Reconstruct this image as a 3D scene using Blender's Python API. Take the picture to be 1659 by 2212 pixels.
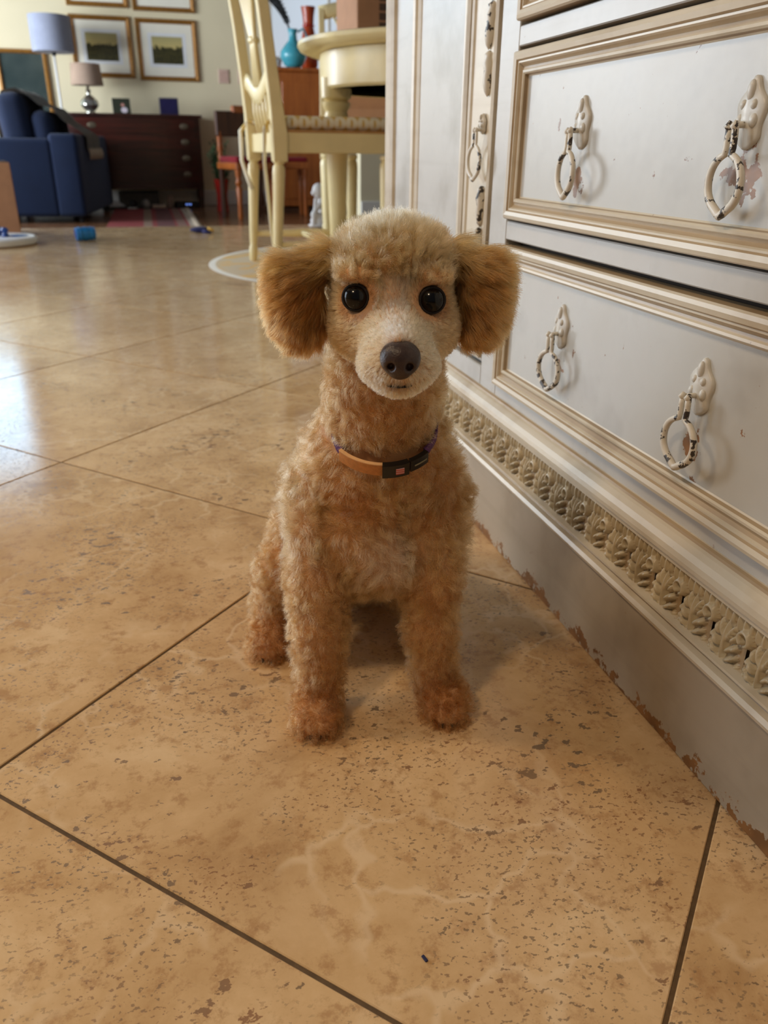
import bpy, bmesh, math, random
import numpy as np
from mathutils import Vector, Matrix, kdtree

random.seed(7)
rng = np.random.default_rng(11)
scene = bpy.context.scene
for o in list(bpy.data.objects):
    bpy.data.objects.remove(o, do_unlink=True)
COL = scene.collection
PI = math.pi

# ------------------------------------------------------------------ camera
YAW, PITCH, ROLL = 0.2745, 0.4308, 0.01098
CAM_H = 0.408
cam_d = bpy.data.cameras.new('camera')
cam = bpy.data.objects.new('camera', cam_d)
COL.objects.link(cam)
fw = Vector((math.sin(YAW) * math.cos(PITCH), math.cos(YAW) * math.cos(PITCH), -math.sin(PITCH)))
rt = Vector((math.cos(YAW), -math.sin(YAW), 0))
up = rt.cross(fw)
r2 = rt * math.cos(ROLL) + up * math.sin(ROLL)
u2 = -rt * math.sin(ROLL) + up * math.cos(ROLL)
cam.matrix_world = Matrix(((r2.x, u2.x, -fw.x, 0), (r2.y, u2.y, -fw.y, 0), (r2.z, u2.z, -fw.z, CAM_H), (0, 0, 0, 1)))
cam_d.sensor_fit = 'VERTICAL'
cam_d.sensor_height = 36.0
cam_d.sensor_width = 27.0
cam_d.lens = 1702.0 / 2212.0 * 36.0
cam_d.clip_start = 0.01
cam_d.dof.use_dof = True
cam_d.dof.focus_distance = 0.50
cam_d.dof.aperture_fstop = 11.5
scene.camera = cam

# ------------------------------------------------------------------ world, light, exposure
scene.view_settings.view_transform = 'Standard'
scene.view_settings.look = 'None'
scene.view_settings.exposure = 0.0
scene.view_settings.gamma = 1.0
scene.view_settings.use_curve_mapping = False
scene.cycles.max_bounces = 7
scene.cycles.diffuse_bounces = 4
scene.cycles.glossy_bounces = 4
scene.cycles.transmission_bounces = 6
scene.cycles.adaptive_threshold = 0.05
world = bpy.data.worlds.new('world')
scene.world = world
world.use_nodes = True
bg = world.node_tree.nodes['Background']
bg.inputs[0].default_value = (0.92, 0.93, 1.0, 1)
bg.inputs[1].default_value = 0.105


def area_light(name, loc, target, sx, sy, power, color):
    d = bpy.data.lights.new(name, 'AREA')
    d.shape = 'RECTANGLE'
    d.size, d.size_y = sx, sy
    d.energy = power
    d.color = color
    o = bpy.data.objects.new(name, d)
    COL.objects.link(o)
    o.location = loc
    o.rotation_euler = (Vector(target) - Vector(loc)).to_track_quat('-Z', 'Y').to_euler()
    return o


COOL = (0.72, 0.86, 1.0)
WARM = (1.0, 0.73, 0.46)
# daylight in the window openings, plus an added fill for the living room
area_light('daylight_back_window', (-2.40, 9.36, 2.40), (-2.40, 0, 2.40), 1.7, 1.3, 40, (0.42, 0.72, 1.0))
area_light('daylight_garden_door', (-3.55, 2.9, 1.15), (0, 2.9, 1.15), 2.6, 2.1, 76, COOL)
area_light('living_room_fill_light', (-3.55, 7.1, 1.35), (0, 7.1, 1.35), 2.4, 1.9, 265, (0.86, 0.93, 1.0))  # added to brighten the living room, no such window is known
area_light('daylight_piano_window', (2.0, 9.40, 1.60), (2.0, 0, 1.6), 1.2, 2.0, 10, COOL)

# ------------------------------------------------------------------ helpers
def lin(c):
    c = c / 255.0
    return c / 12.92 if c <= 0.04045 else ((c + 0.055) / 1.055) ** 2.4


def rgb(r, g, b):
    return (lin(r), lin(g), lin(b), 1.0)


class NT:
    def __init__(self, name):
        self.m = bpy.data.materials.new(name)
        self.m.use_nodes = True
        self.t = self.m.node_tree
        self.b = self.t.nodes['Principled BSDF']
        self.out = self.t.nodes['Material Output']

    def n(self, typ, **kw):
        nd = self.t.nodes.new(typ)
        for k, v in kw.items():
            if k.startswith('_'):
                setattr(nd, k[1:], v)
        return nd

    def link(self, a, b):
        self.t.links.new(a, b)

    def val(self, x, sock):
        if hasattr(x, 'is_output'):
            self.link(x, sock)
        else:
            sock.default_value = x

    def math(self, op, a, b=0.0, c=None, clamp=False):
        nd = self.n('ShaderNodeMath', _operation=op, _use_clamp=clamp)
        self.val(a, nd.inputs[0])
        self.val(b, nd.inputs[1])
        if c is not None:
            self.val(c, nd.inputs[2])
        return nd.outputs[0]

    def vmath(self, op, a, b=(0, 0, 0)):
        nd = self.n('ShaderNodeVectorMath', _operation=op)
        self.val(a, nd.inputs[0])
        self.val(b, nd.inputs[1])
        return nd.outputs['Value'] if op in ('LENGTH', 'DISTANCE', 'DOT_PRODUCT') else nd.outputs[0]

    def noise(self, vec, scale, detail=4.0, rough=0.55, dist=0.0, out='Fac'):
        nd = self.n('ShaderNodeTexNoise')
        if vec is not None:
            self.link(vec, nd.inputs['Vector'])
        nd.inputs['Scale'].default_value = scale
        nd.inputs['Detail'].default_value = detail
        nd.inputs['Roughness'].default_value = rough
        nd.inputs['Distortion'].default_value = dist
        return nd.outputs[out]

    def ramp(self, fac, stops):
        nd = self.n('ShaderNodeValToRGB')
        self.link(fac, nd.inputs[0])
        els = nd.color_ramp.elements
        while len(els) < len(stops):
            els.new(0.5)
        for e, (p, c) in zip(els, stops):
            e.position = p
            e.color = c if len(c) == 4 else (*c, 1)
        return nd.outputs[0]

    def smooth(self, x, lo, hi):
        nd = self.n('ShaderNodeMapRange', _interpolation_type='SMOOTHSTEP')
        self.val(x, nd.inputs[0])
        nd.inputs[1].default_value = lo
        nd.inputs[2].default_value = hi
        return nd.outputs[0]

    def mix(self, fac, a, b, mode='MIX'):
        nd = self.n('ShaderNodeMix', _data_type='RGBA', _blend_type=mode)
        self.val(fac, nd.inputs[0])
        self.val(a, nd.inputs[6])
        self.val(b, nd.inputs[7])
        return nd.outputs[2]

    def bump(self, h, strength=0.3, dist=0.001):
        nd = self.n('ShaderNodeBump')
        nd.inputs['Strength'].default_value = strength
        nd.inputs['Distance'].default_value = dist
        self.link(h, nd.inputs['Height'])
        self.link(nd.outputs[0], self.b.inputs['Normal'])

    def coord(self, which='Object'):
        return self.n('ShaderNodeTexCoord').outputs[which]

    def pos(self):
        return self.n('ShaderNodeNewGeometry').outputs['Position']

    def mapping(self, vec, scale=(1, 1, 1), rot=(0, 0, 0), loc=(0, 0, 0)):
        nd = self.n('ShaderNodeMapping')
        self.link(vec, nd.inputs[0])
        nd.inputs['Scale'].default_value = scale
        nd.inputs['Rotation'].default_value = rot
        nd.inputs['Location'].default_value = loc
        return nd.outputs[0]

    def set(self, color=None, rough=None, **kw):
        if color is not None:
            self.val(color, self.b.inputs['Base Color'])
        if rough is not None:
            self.val(rough, self.b.inputs['Roughness'])
        for k, v in kw.items():
            self.val(v, self.b.inputs[k.replace('_', ' ')])
        return self.m


def plain(name, c, rough=0.6, var=0.12, scale=30.0, **kw):
    """a painted, dyed or moulded surface with slight tonal mottling"""
    t = NT(name)
    f = t.noise(t.coord(), scale, 3)
    a = tuple(x * (1 - var) for x in c[:3]) + (1,)
    b = tuple(min(1, x * (1 + var)) for x in c[:3]) + (1,)
    return t.set(t.ramp(f, [(0.3, a), (0.7, b)]), rough, **kw)


def wood(name, dark, light, rough=0.35, axis=2, scale=6.0):
    t = NT(name)
    sc = [scale * 5] * 3
    sc[axis] = scale * 0.4
    f = t.noise(t.mapping(t.coord(), tuple(sc)), 1.0, 6, 0.6, 0.6)
    return t.set(t.ramp(f, [(0.3, dark), (0.7, light)]), rough)


def fabric(name, c, scale=900.0, rough=0.95, var=0.25):
    t = NT(name)
    f = t.noise(t.coord(), scale, 2)
    g = t.noise(t.coord(), 6, 3)
    col = t.ramp(f, [(0.3, tuple(x * (1 - var) for x in c[:3])), (0.7, tuple(min(1, x * (1 + var)) for x in c[:3]))])
    col = t.mix(0.25, col, t.ramp(g, [(0.35, (0.35, 0.35, 0.35)), (0.65, (0.65, 0.65, 0.65))]), 'OVERLAY')
    m = t.set(col, rough)
    t.b.inputs['Sheen Weight'].default_value = 0.05
    t.bump(f, 0.25, 0.001)
    return m


def obj(name, verts, faces, mat=None, parent=None, loc=(0, 0, 0), smooth=False, rot=None):
    me = bpy.data.meshes.new(name)
    me.from_pydata([tuple(v) for v in verts], [], [tuple(f) for f in faces])
    if smooth:
        me.polygons.foreach_set('use_smooth', [True] * len(me.polygons))
    me.update()
    return link(name, me, mat, parent, loc, rot)


def link(name, me, mat=None, parent=None, loc=(0, 0, 0), rot=None):
    if mat is not None and not me.materials:
        me.materials.append(mat)
    o = bpy.data.objects.new(name, me)
    COL.objects.link(o)
    o.location = loc
    if rot is not None:
        o.rotation_euler = rot
    if parent is not None:
        o.parent = parent
    return o


def bm_obj(name, bm, mat=None, parent=None, loc=(0, 0, 0), smooth=False, rot=None, fix=True):
    if fix:
        bmesh.ops.recalc_face_normals(bm, faces=bm.faces[:])
    me = bpy.data.meshes.new(name)
    bm.to_mesh(me)
    bm.free()
    if smooth:
        me.polygons.foreach_set('use_smooth', [True] * len(me.polygons))
    return link(name, me, mat, parent, loc, rot)


def empty(name, loc=(0, 0, 0), rotz=0.0):
    o = bpy.data.objects.new(name, None)
    o.empty_display_size = 0.05
    COL.objects.link(o)
    o.location = loc
    o.rotation_euler = (0, 0, rotz)
    return o


def tag(o, label=None, cat=None, group=None, kind=None):
    if label:
        o['label'] = label
    if cat:
        o['category'] = cat
    if group:
        o['group'] = group
    if kind:
        o['kind'] = kind
    return o


def part_label(o, label):
    o['label'] = label
    return o


def add_box(bm, lo, hi, bev=0.0, seg=1, mtx=None):
    r = bmesh.ops.create_cube(bm, size=1.0)
    vs = r['verts']
    s = [hi[i] - lo[i] for i in range(3)]
    c = [(hi[i] + lo[i]) / 2 for i in range(3)]
    for v in vs:
        v.co = Vector((v.co.x * s[0] + c[0], v.co.y * s[1] + c[1], v.co.z * s[2] + c[2]))
    if bev > 0:
        es = list({e for v in vs for e in v.link_edges})
        r = bmesh.ops.bevel(bm, geom=es, offset=bev, segments=seg, affect='EDGES', profile=0.5)
        vs = list({v for f in r['faces'] for v in f.verts} | {v for v in vs if v.is_valid})
    if mtx is not None:
        for v in vs:
            if v.is_valid:
                v.co = mtx @ v.co
    return vs


def box(name, lo, hi, mat, parent=None, bev=0.0, seg=1, loc=(0, 0, 0), rot=None, smooth=False):
    bm = bmesh.new()
    add_box(bm, lo, hi, bev, seg)
    return bm_obj(name, bm, mat, parent, loc, smooth, rot)


def lathe_data(prof, n=20, sx=1.0, sy=1.0):
    vs, fs = [], []
    m = len(prof)
    for r, z in prof:
        for k in range(n):
            a = 2 * PI * k / n
            vs.append((r * math.cos(a) * sx, r * math.sin(a) * sy, z))
    for i in range(m - 1):
        for k in range(n):
            fs.append((i * n + k, i * n + (k + 1) % n, (i + 1) * n + (k + 1) % n, (i + 1) * n + k))
    fs.append(tuple(range(n))[::-1])
    fs.append(tuple((m - 1) * n + k for k in range(n)))
    return vs, fs


def lathe(name, prof, mat, parent=None, loc=(0, 0, 0), n=20, rot=None, sx=1.0, sy=1.0):
    vs, fs = lathe_data(prof, n, sx, sy)
    o = obj(name, vs, fs, mat, parent, loc, True, rot)
    o.data.set_sharp_from_angle(angle=0.7)
    return o


def tube_data(pts, rad, n=8, closed=False, flat=None):
    """swept tube through pts; rad one value or one per point; flat=(a,b) makes an elliptic section"""
    P = [Vector(p) for p in pts]
    m = len(P)
    if not hasattr(rad, '__len__'):
        rad = [rad] * m
    vs, fs = [], []
    nrm = None
    for i in range(m):
        a = P[(i - 1) % m] if (closed or i > 0) else P[i]
        b = P[(i + 1) % m] if (closed or i < m - 1) else P[i]
        t = (b - a).normalized()
        if nrm is None:
            ref = Vector((0, 0, 1)) if abs(t.z) < 0.9 else Vector((1, 0, 0))
            nrm = (ref - t * ref.dot(t)).normalized()
        else:
            nrm = (nrm - t * nrm.dot(t)).normalized()
        bi = t.cross(nrm)
        fa, fb = flat if flat else (1, 1)
        for k in range(n):
            w = 2 * PI * k / n
            vs.append(P[i] + (nrm * math.cos(w) * fa + bi * math.sin(w) * fb) * rad[i])
    for i in range(m if closed else m - 1):
        j = (i + 1) % m
        for k in range(n):
            fs.append((i * n + k, i * n + (k + 1) % n, j * n + (k + 1) % n, j * n + k))
    if not closed:
        fs.append(tuple(range(n))[::-1])
        fs.append(tuple((m - 1) * n + k for k in range(n)))
    return vs, fs


def tube(name, pts, rad, mat, parent=None, n=8, closed=False, flat=None, loc=(0, 0, 0), rot=None):
    vs, fs = tube_data(pts, rad, n, closed, flat)
    return obj(name, vs, fs, mat, parent, loc, True, rot)


def sweep_frame(bm, prof, y0, y1, z0, z1, x0, glaze=()):
    """mitred rectangular frame in a plane x = x0; prof = [(inset, proud)], proud goes towards -x"""
    rings = []
    for ins, pr in prof:
        rings.append([bm.verts.new((x0 - pr, y, z)) for y, z in
                      ((y0 + ins, z0 + ins), (y1 - ins, z0 + ins), (y1 - ins, z1 - ins), (y0 + ins, z1 - ins))])
    for i, (a, b) in enumerate(zip(rings, rings[1:])):
        for k in range(4):
            f = bm.faces.new((a[k], a[(k + 1) % 4], b[(k + 1) % 4], b[k]))
            f.material_index = 1 if i in glaze else 0


def sweep_y(name, prof, y0, y1, mat, parent, smooth=False, glaze=(), mat2=None):
    """closed profile [(x, z)] extruded along y"""
    n = len(prof)
    vs = [(x, y0, z) for x, z in prof] + [(x, y1, z) for x, z in prof]
    fs = [(i, (i + 1) % n, n + (i + 1) % n, n + i) for i in range(n)]
    bm = bmesh.new()
    bv = [bm.verts.new(v) for v in vs]
    for q, f in enumerate(fs):
        bm.faces.new([bv[i] for i in f]).material_index = 1 if q in glaze else 0
    bm.faces.new(bv[:n])
    bm.faces.new(bv[n:])
    o = bm_obj(name, bm, mat, parent, smooth=smooth)
    if mat2 is not None:
        o.data.materials.append(mat2)
    return o


def copy_tree(o, parent=None):
    c = o.copy()
    COL.objects.link(c)
    if parent is not None:
        c.parent = parent
    for ch in list(o.children):
        copy_tree(ch, c)
    return c

# ------------------------------------------------------------------ materials
def make_travertine():
    t = NT('travertine')
    rnd = t.n('ShaderNodeObjectInfo').outputs['Random']
    off = t.n('ShaderNodeCombineXYZ')
    t.link(t.math('MULTIPLY', rnd, 37.0), off.inputs[0])
    t.link(t.math('MULTIPLY', rnd, 91.0), off.inputs[1])
    co = t.vmath('ADD', t.coord(), off.outputs[0])
    # clouded ground colour
    g = t.noise(co, 8.0, 7, 0.66, 0.25)
    col = t.ramp(g, [(0.28, rgb(178, 140, 95)), (0.42, rgb(204, 168, 121)), (0.56, rgb(219, 185, 139)), (0.72, rgb(236, 208, 166))])
    g2 = t.noise(co, 46.0, 5, 0.74, 0.0)
    col = t.mix(t.math('MULTIPLY', t.smooth(g2, 0.50, 0.66), 0.55), col, rgb(168, 124, 80))
    # pale rims round nodules, broken up
    wv = t.vmath('ADD', co, t.vmath('SCALE', t.vmath('SUBTRACT', t.noise(co, 12.0, 3, 0.6, 0.0, 'Color'), (0.5, 0.5, 0.5)), (0, 0, 0)))
    sc = wv.node
    sc.inputs[1].links[0].from_node.inputs['Scale'].default_value = 0.10
    vo = t.n('ShaderNodeTexVoronoi', _feature='DISTANCE_TO_EDGE')
    vo.inputs['Scale'].default_value = 13.0
    t.link(wv, vo.inputs['Vector'])
    rim = t.math('SUBTRACT', 1.0, t.smooth(vo.outputs['Distance'], 0.0, 0.065))
    vmask = t.smooth(t.noise(co, 7.0, 2), 0.42, 0.56)
    col = t.mix(t.math('MULTIPLY', t.math('MULTIPLY', rim, vmask), 0.55), col, rgb(232, 206, 168))
    # pits: small, irregular, gathered in drifts
    cs = t.mapping(co, (1.0, 1.5, 1.0), (0, 0, 0.8))
    p1 = t.noise(cs, 72.0, 4.0, 0.62, 0.0)
    cl = t.noise(co, 6.5, 4, 0.62, 0.0)
    thr = t.math('ADD', p1, t.math('MULTIPLY', t.math('SUBTRACT', cl, 0.55), 0.50))
    pit = t.smooth(thr, 0.625, 0.645)
    p2 = t.noise(cs, 230.0, 2, 0.6, 0.0)
    pit2 = t.math('MULTIPLY', t.smooth(p2, 0.59, 0.625), t.smooth(t.noise(co, 9.0, 4, 0.65), 0.42, 0.54))
    pits = t.math('MAXIMUM', pit, t.math('MULTIPLY', pit2, 0.85))
    pc = t.ramp(t.noise(co, 14.0, 2), [(0.35, rgb(132, 86, 54)), (0.5, rgb(118, 94, 70)), (0.66, rgb(98, 84, 68))])
    col = t.mix(t.math('MULTIPLY', pits, 0.8), col, pc)
    rough = t.math('ADD', 0.09, t.math('MULTIPLY', g2, 0.10))
    rough = t.math('ADD', rough, t.math('MULTIPLY', pits, 0.3))
    t.set(col, rough)
    t.b.inputs['IOR'].default_value = 1.5
    return t.m


def painted(name, base, glaze, chip_amt=0.5, chip_scale=60.0, wear_lo=None, spots=(), streak=True):
    """aged off-white paint: tan glaze in drifts, brushed streaks, chips down to brown wood"""
    t = NT(name)
    p = t.pos()
    n1 = t.noise(p, 9.0, 4, 0.6, 0.0)
    col = t.ramp(n1, [(0.3, glaze), (0.5, base), (0.75, tuple(min(1, x * 1.08) for x in base[:3]))])
    if streak:
        n2 = t.noise(t.mapping(p, (60, 3, 60)), 1.0, 4)
        col = t.mix(t.math('MULTIPLY', t.smooth(n2, 0.5, 0.75), 0.3), col, glaze)
    n3 = t.noise(p, chip_scale, 5, 0.65)
    n4 = t.noise(p, 7.0, 2)
    chip = t.math('MULTIPLY', t.smooth(n3, 0.70, 0.715), t.smooth(n4, 0.5, 0.6))
    chip = t.math('MULTIPLY', chip, chip_amt)
    speck = t.math('MULTIPLY', t.smooth(t.noise(p, 150.0, 2), 0.76, 0.79), 0.35)
    chip = t.math('MAXIMUM', chip, speck)
    if wear_lo is not None:                      # mop and vacuum wear along the bottom edge
        zz = t.n('ShaderNodeSeparateXYZ')
        t.link(p, zz.inputs[0])
        lift = t.math('SUBTRACT', 1.0, t.smooth(zz.outputs[2], 0.0, wear_lo))
        k = t.math('ADD', t.math('MULTIPLY', lift, 0.24), t.noise(t.mapping(p, (1, 1, 1)), 42.0, 6, 0.7))
        chip = t.math('MAXIMUM', chip, t.math('MULTIPLY', t.smooth(k, 0.71, 0.73), 0.95))
    n75 = t.noise(p, 75.0, 4, 0.6) if spots else None
    for (sy, sz, sr) in spots:                   # paint knocked off by the swinging rings
        d = t.vmath('DISTANCE', t.mapping(p, (0, 1, 1)), (0, sy, sz))
        k = t.math('ADD', t.math('MULTIPLY', t.math('SUBTRACT', 1.0, t.smooth(d, 0.0, sr)), 0.32), n75)
        chip = t.math('MAXIMUM', chip, t.math('MULTIPLY', t.smooth(k, 0.70, 0.73), 0.95))
    brown = t.ramp(t.noise(p, 50, 2), [(0.35, rgb(112, 72, 34)), (0.65, rgb(146, 98, 50))])
    col = t.mix(chip, col, brown)
    t.set(col, t.math('ADD', 0.27, t.math('MULTIPLY', n1, 0.18)))
    t.bump(t.noise(p, 180, 2), 0.10, 0.0004)
    return t.m


def make_iron():
    t = NT('chipped_white_iron')
    p = t.pos()
    n = t.noise(p, 120.0, 4, 0.6)
    ed = t.n('ShaderNodeNewGeometry').outputs['Pointiness']
    k = t.smooth(n, 0.545, 0.575)
    t.set(t.mix(k, rgb(214, 208, 194), rgb(58, 50, 44)), 0.4)
    t.bump(n, 0.3, 0.0006)
    return t.m


M = {}
M['tile'] = make_travertine()
M['grout'] = plain('grout', rgb(96, 76, 52), 0.9, 0.2, 200)
M['cab_face'] = painted('cabinet_face_paint', rgb(187, 185, 180), rgb(164, 160, 151), 0.35)
M['cab_panel'] = painted('cabinet_panel_paint', rgb(187, 186, 180), rgb(166, 163, 156), 0.25,
                         spots=[(0.448, 0.395, 0.03), (0.654, 0.385, 0.022), (0.448, 0.222, 0.026), (0.44, 0.19, 0.016), (0.654, 0.228, 0.014)], streak=False)
M['cab_mould'] = painted('cabinet_moulding_paint', rgb(206, 195, 173), rgb(176, 158, 130), 0.8, 45.0)
M['cab_glaze'] = painted('cabinet_groove_glaze', rgb(172, 150, 118), rgb(142, 118, 88), 0.3)
M['cab_plinth_shaded'] = painted('cabinet_plinth_shaded_paint', rgb(168, 155, 136), rgb(148, 135, 116), 0.3, wear_lo=0.03)  # darker tone paints in the shade low on the cabinet; bottom wear is real
M['cab_carve'] = painted('cabinet_carving_paint', rgb(192, 177, 146), rgb(160, 143, 112), 0.3)
M['dark_gap'] = plain('gap_shade_and_cord', rgb(52, 40, 30), 0.9)  # painted shade for gaps and drill holes; also colours the lamp cord
M['iron'] = make_iron()
M['wall'] = plain('cream_wall_paint', rgb(226, 215, 182), 0.85, 0.03, 2.0)
M['trim'] = plain('white_trim_paint', rgb(224, 222, 214), 0.5, 0.03, 5.0)
M['oak'] = wood('living_room_wood_floor', rgb(92, 62, 42), rgb(126, 88, 60), 0.22, 1, 4.0)

# ------------------------------------------------------------------ setting
LOW = -0.16          # the living room lies one step below the tiled floor
EDGE = 4.90          # where the tiles stop
TP = 0.457           # tile pitch
GAP = 0.0028

floor = box('floor', (-3.6, -3.0, LOW - 0.02), (3.2, EDGE, -0.0012), M['grout'])
tag(floor, 'polished travertine tile floor laid on the diagonal', None, None, 'structure')


def clip(poly, a, b, c):
    out = []
    for i in range(len(poly)):
        p, q = poly[i], poly[(i + 1) % len(poly)]
        dp, dq = a * p[0] + b * p[1] - c, a * q[0] + b * q[1] - c
        if dp <= 0:
            out.append(p)
        if dp * dq < 0:
            s = dp / (dp - dq)
            out.append((p[0] + (q[0] - p[0]) * s, p[1] + (q[1] - p[1]) * s))
    return out


def tile_mesh(poly):
    bm = bmesh.new()
    n = len(poly)
    e = 0.0007
    cx = sum(p[0] for p in poly) / n
    cy = sum(p[1] for p in poly) / n
    lo = [bm.verts.new((p[0], p[1], -0.0012)) for p in poly]
    md = [bm.verts.new((p[0], p[1], -e)) for p in poly]
    hi = []
    for p in poly:
        d = math.hypot(p[0] - cx, p[1] - cy)
        s = (d - e * 1.3) / d
        hi.append(bm.verts.new((cx + (p[0] - cx) * s, cy + (p[1] - cy) * s, 0)))
    for a, b in ((lo, md), (md, hi)):
        for k in range(n):
            bm.faces.new((a[k], a[(k + 1) % n], b[(k + 1) % n], b[k]))
    bm.faces.new(hi)
    me = bpy.data.meshes.new('tile')
    bmesh.ops.recalc_face_normals(bm, faces=bm.faces[:])
    bm.to_mesh(me)
    bm.free()
    me.materials.append(M['tile'])
    return me


whole = None
S2 = 2 ** -0.5
hw = (TP - GAP) / 2
for i in range(-12, 14):
    for j in range(-8, 16):
        # joints at a = 0.002 + k*TP (a = (x - y)/sqrt2) and b = 0.230 + k*TP (b = (x + y)/sqrt2)
        a = 0.002 + (i + 0.5) * TP
        b = 0.2305 + (j + 0.5) * TP
        cx, cy = (a + b) * S2, (b - a) * S2
        if cx < -2.6 or cx > 2.4 or cy < -0.8 or cy > EDGE + 0.33:
            continue
        sq = [(hw * (p + q) * S2, hw * (q - p) * S2) for p, q in ((-1, -1), (1, -1), (1, 1), (-1, 1))]
        cut = clip(sq, 0, 1, EDGE - cy)
        if len(cut) < 3:
            continue
        if len(cut) == 4 and cut == sq:
            if whole is None:
                whole = tile_mesh(sq)
            me = whole
        else:
            me = tile_mesh(cut)
        link('tile', me, None, floor, (cx, cy, 0))

lower = box('floor_living_room', (-4.2, EDGE + 0.001, LOW - 0.02), (4.2, 9.6, LOW), M['oak'])
tag(lower, 'dark glossy wood floor of the sunken living room', None, None, 'structure')

BY = 9.44


def wall_with_hole(name, lo, hi, holes, mat, axis='y', at=BY, th=0.12):
    """wall slab of rectangular pieces around openings; (lo, hi) and holes = (a0, z0, a1, z1)"""
    bm = bmesh.new()
    xs = sorted({lo[0], hi[0]} | {h[0] for h in holes} | {h[2] for h in holes})
    zs = sorted({lo[1], hi[1]} | {h[1] for h in holes} | {h[3] for h in holes})
    for x0, x1 in zip(xs, xs[1:]):
        for z0, z1 in zip(zs, zs[1:]):
            mx, mz = (x0 + x1) / 2, (z0 + z1) / 2
            if any(h[0] < mx < h[2] and h[1] < mz < h[3] for h in holes):
                continue
            if axis == 'y':
                add_box(bm, (x0, at, z0), (x1, at + th, z1))
            else:
                add_box(bm, (at - th, x0, z0), (at, x1, z1))
    return bm_obj(name, bm, mat)


wb = wall_with_hole('wall_back', (-4.2, LOW), (4.2, 3.8), [(-3.25, 1.75, -1.55, 3.05), (1.38, 0.6, 2.62, 2.6)], M['wall'])
tag(wb, 'cream painted living room wall with framed pictures', None, None, 'structure')
wl = wall_with_hole('wall_left', (-3.0, LOW), (9.44, 3.0), [(1.6, 0.02, 4.2, 2.2), (5.9, 0.4, 8.3, 2.3)], M['wall'], 'x', -3.6)
tag(wl, 'cream wall with the garden door', None, None, 'structure')
wr = box('wall_right', (0.84, -3.0, 0), (1.0, 1.35, 3.0), M['wall'])
tag(wr, 'cream wall behind the painted cabinet', None, None, 'structure')
ws = box('wall_stub', (1.56, 6.3, LOW), (4.2, 6.42, 3.0), M['wall'])
tag(ws, 'cream wall return beyond the dining table', None, None, 'structure')


def window(name, x0, x1, z0, z1, y, nx, nz, label, axis='y', sky=1.5):
    bm = bmesh.new()
    w = 0.07

    def bar(a0, b0, a1, b1, d0=-0.03, d1=0.05):
        if axis == 'y':
            add_box(bm, (a0, y + d0, b0), (a1, y + d1, b1), 0.006)
        else:
            add_box(bm, (y - d1, a0, b0), (y - d0, a1, b1), 0.006)
    bar(x0 - w, z0 - w, x0 + 0.02, z1 + w)
    bar(x1 - 0.02, z0 - w, x1 + w, z1 + w)
    bar(x0 - w, z1 - 0.02, x1 + w, z1 + w)
    bar(x0 - w, z0 - w, x1 + w, z0 + 0.02)
    o = bm_obj(name, bm, M['trim'])
    tag(o, label, None, None, 'structure')
    t = NT('bright_sky_pane')                      # the pale daylight sky seen in the glass
    t.set(rgb(120, 130, 140), 0.1, Emission_Color=(0.78, 0.88, 1.0, 1), Emission_Strength=sky)
    bm = bmesh.new()
    bar(x0 + 0.001, z0 + 0.001, x1 - 0.001, z1 - 0.001, 0.075, 0.08)
    bm_obj('pane', bm, t.m, o)
    for k in range(1, nx):
        xx = x0 + (x1 - x0) * k / nx
        bm = bmesh.new()
        bar(xx - 0.018, z0, xx + 0.018, z1, -0.005, 0.03)
        bm_obj('muntin', bm, M['trim'], o)
    for k in range(1, nz):
        zz = z0 + (z1 - z0) * k / nz
        bm = bmesh.new()
        bar(x0, zz - 0.018, x1, zz + 0.018, -0.005, 0.03)
        bm_obj('muntin', bm, M['trim'], o)
    return o


window('window_1', -3.25, -1.55, 1.75, 3.05, BY - 0.12, 2, 3, 'white framed window in the living room wall', sky=0.5)
window('window_2', 1.38, 2.62, 0.6, 2.6, BY - 0.02, 2, 3, 'white framed window behind the brown piano', sky=0.62)
window('added_side_window', 5.9, 8.3, 0.4, 2.3, -3.58, 3, 2, 'unseen window added in the cream side wall to brighten the living room', 'x')  # unseen, added to house the living room fill light
window('door_1', 1.6, 4.2, 0.02, 2.2, -3.58, 2, 1, 'white framed glass garden door', 'x')

# baseboards
tag(sweep_y('baseboard_left', [(-3.6, LOW), (-3.585, LOW), (-3.585, LOW + 0.13), (-3.6, LOW + 0.15)], EDGE + 0.01, 9.4, M['trim'], None), 'white baseboard under the cream side wall', None, None, 'structure')
box_bb = box('baseboard_back', (-4.2, BY - 0.018, LOW), (4.2, BY, LOW + 0.15), M['trim'], bev=0.006)
tag(box_bb, 'white baseboard of the living room wall', None, None, 'structure')
tag(box('baseboard_stub', (1.56, 6.282, LOW), (4.2, 6.3, 0.05), M['trim'], bev=0.006), 'tall white baseboard of the wall return', None, None, 'structure')

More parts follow.
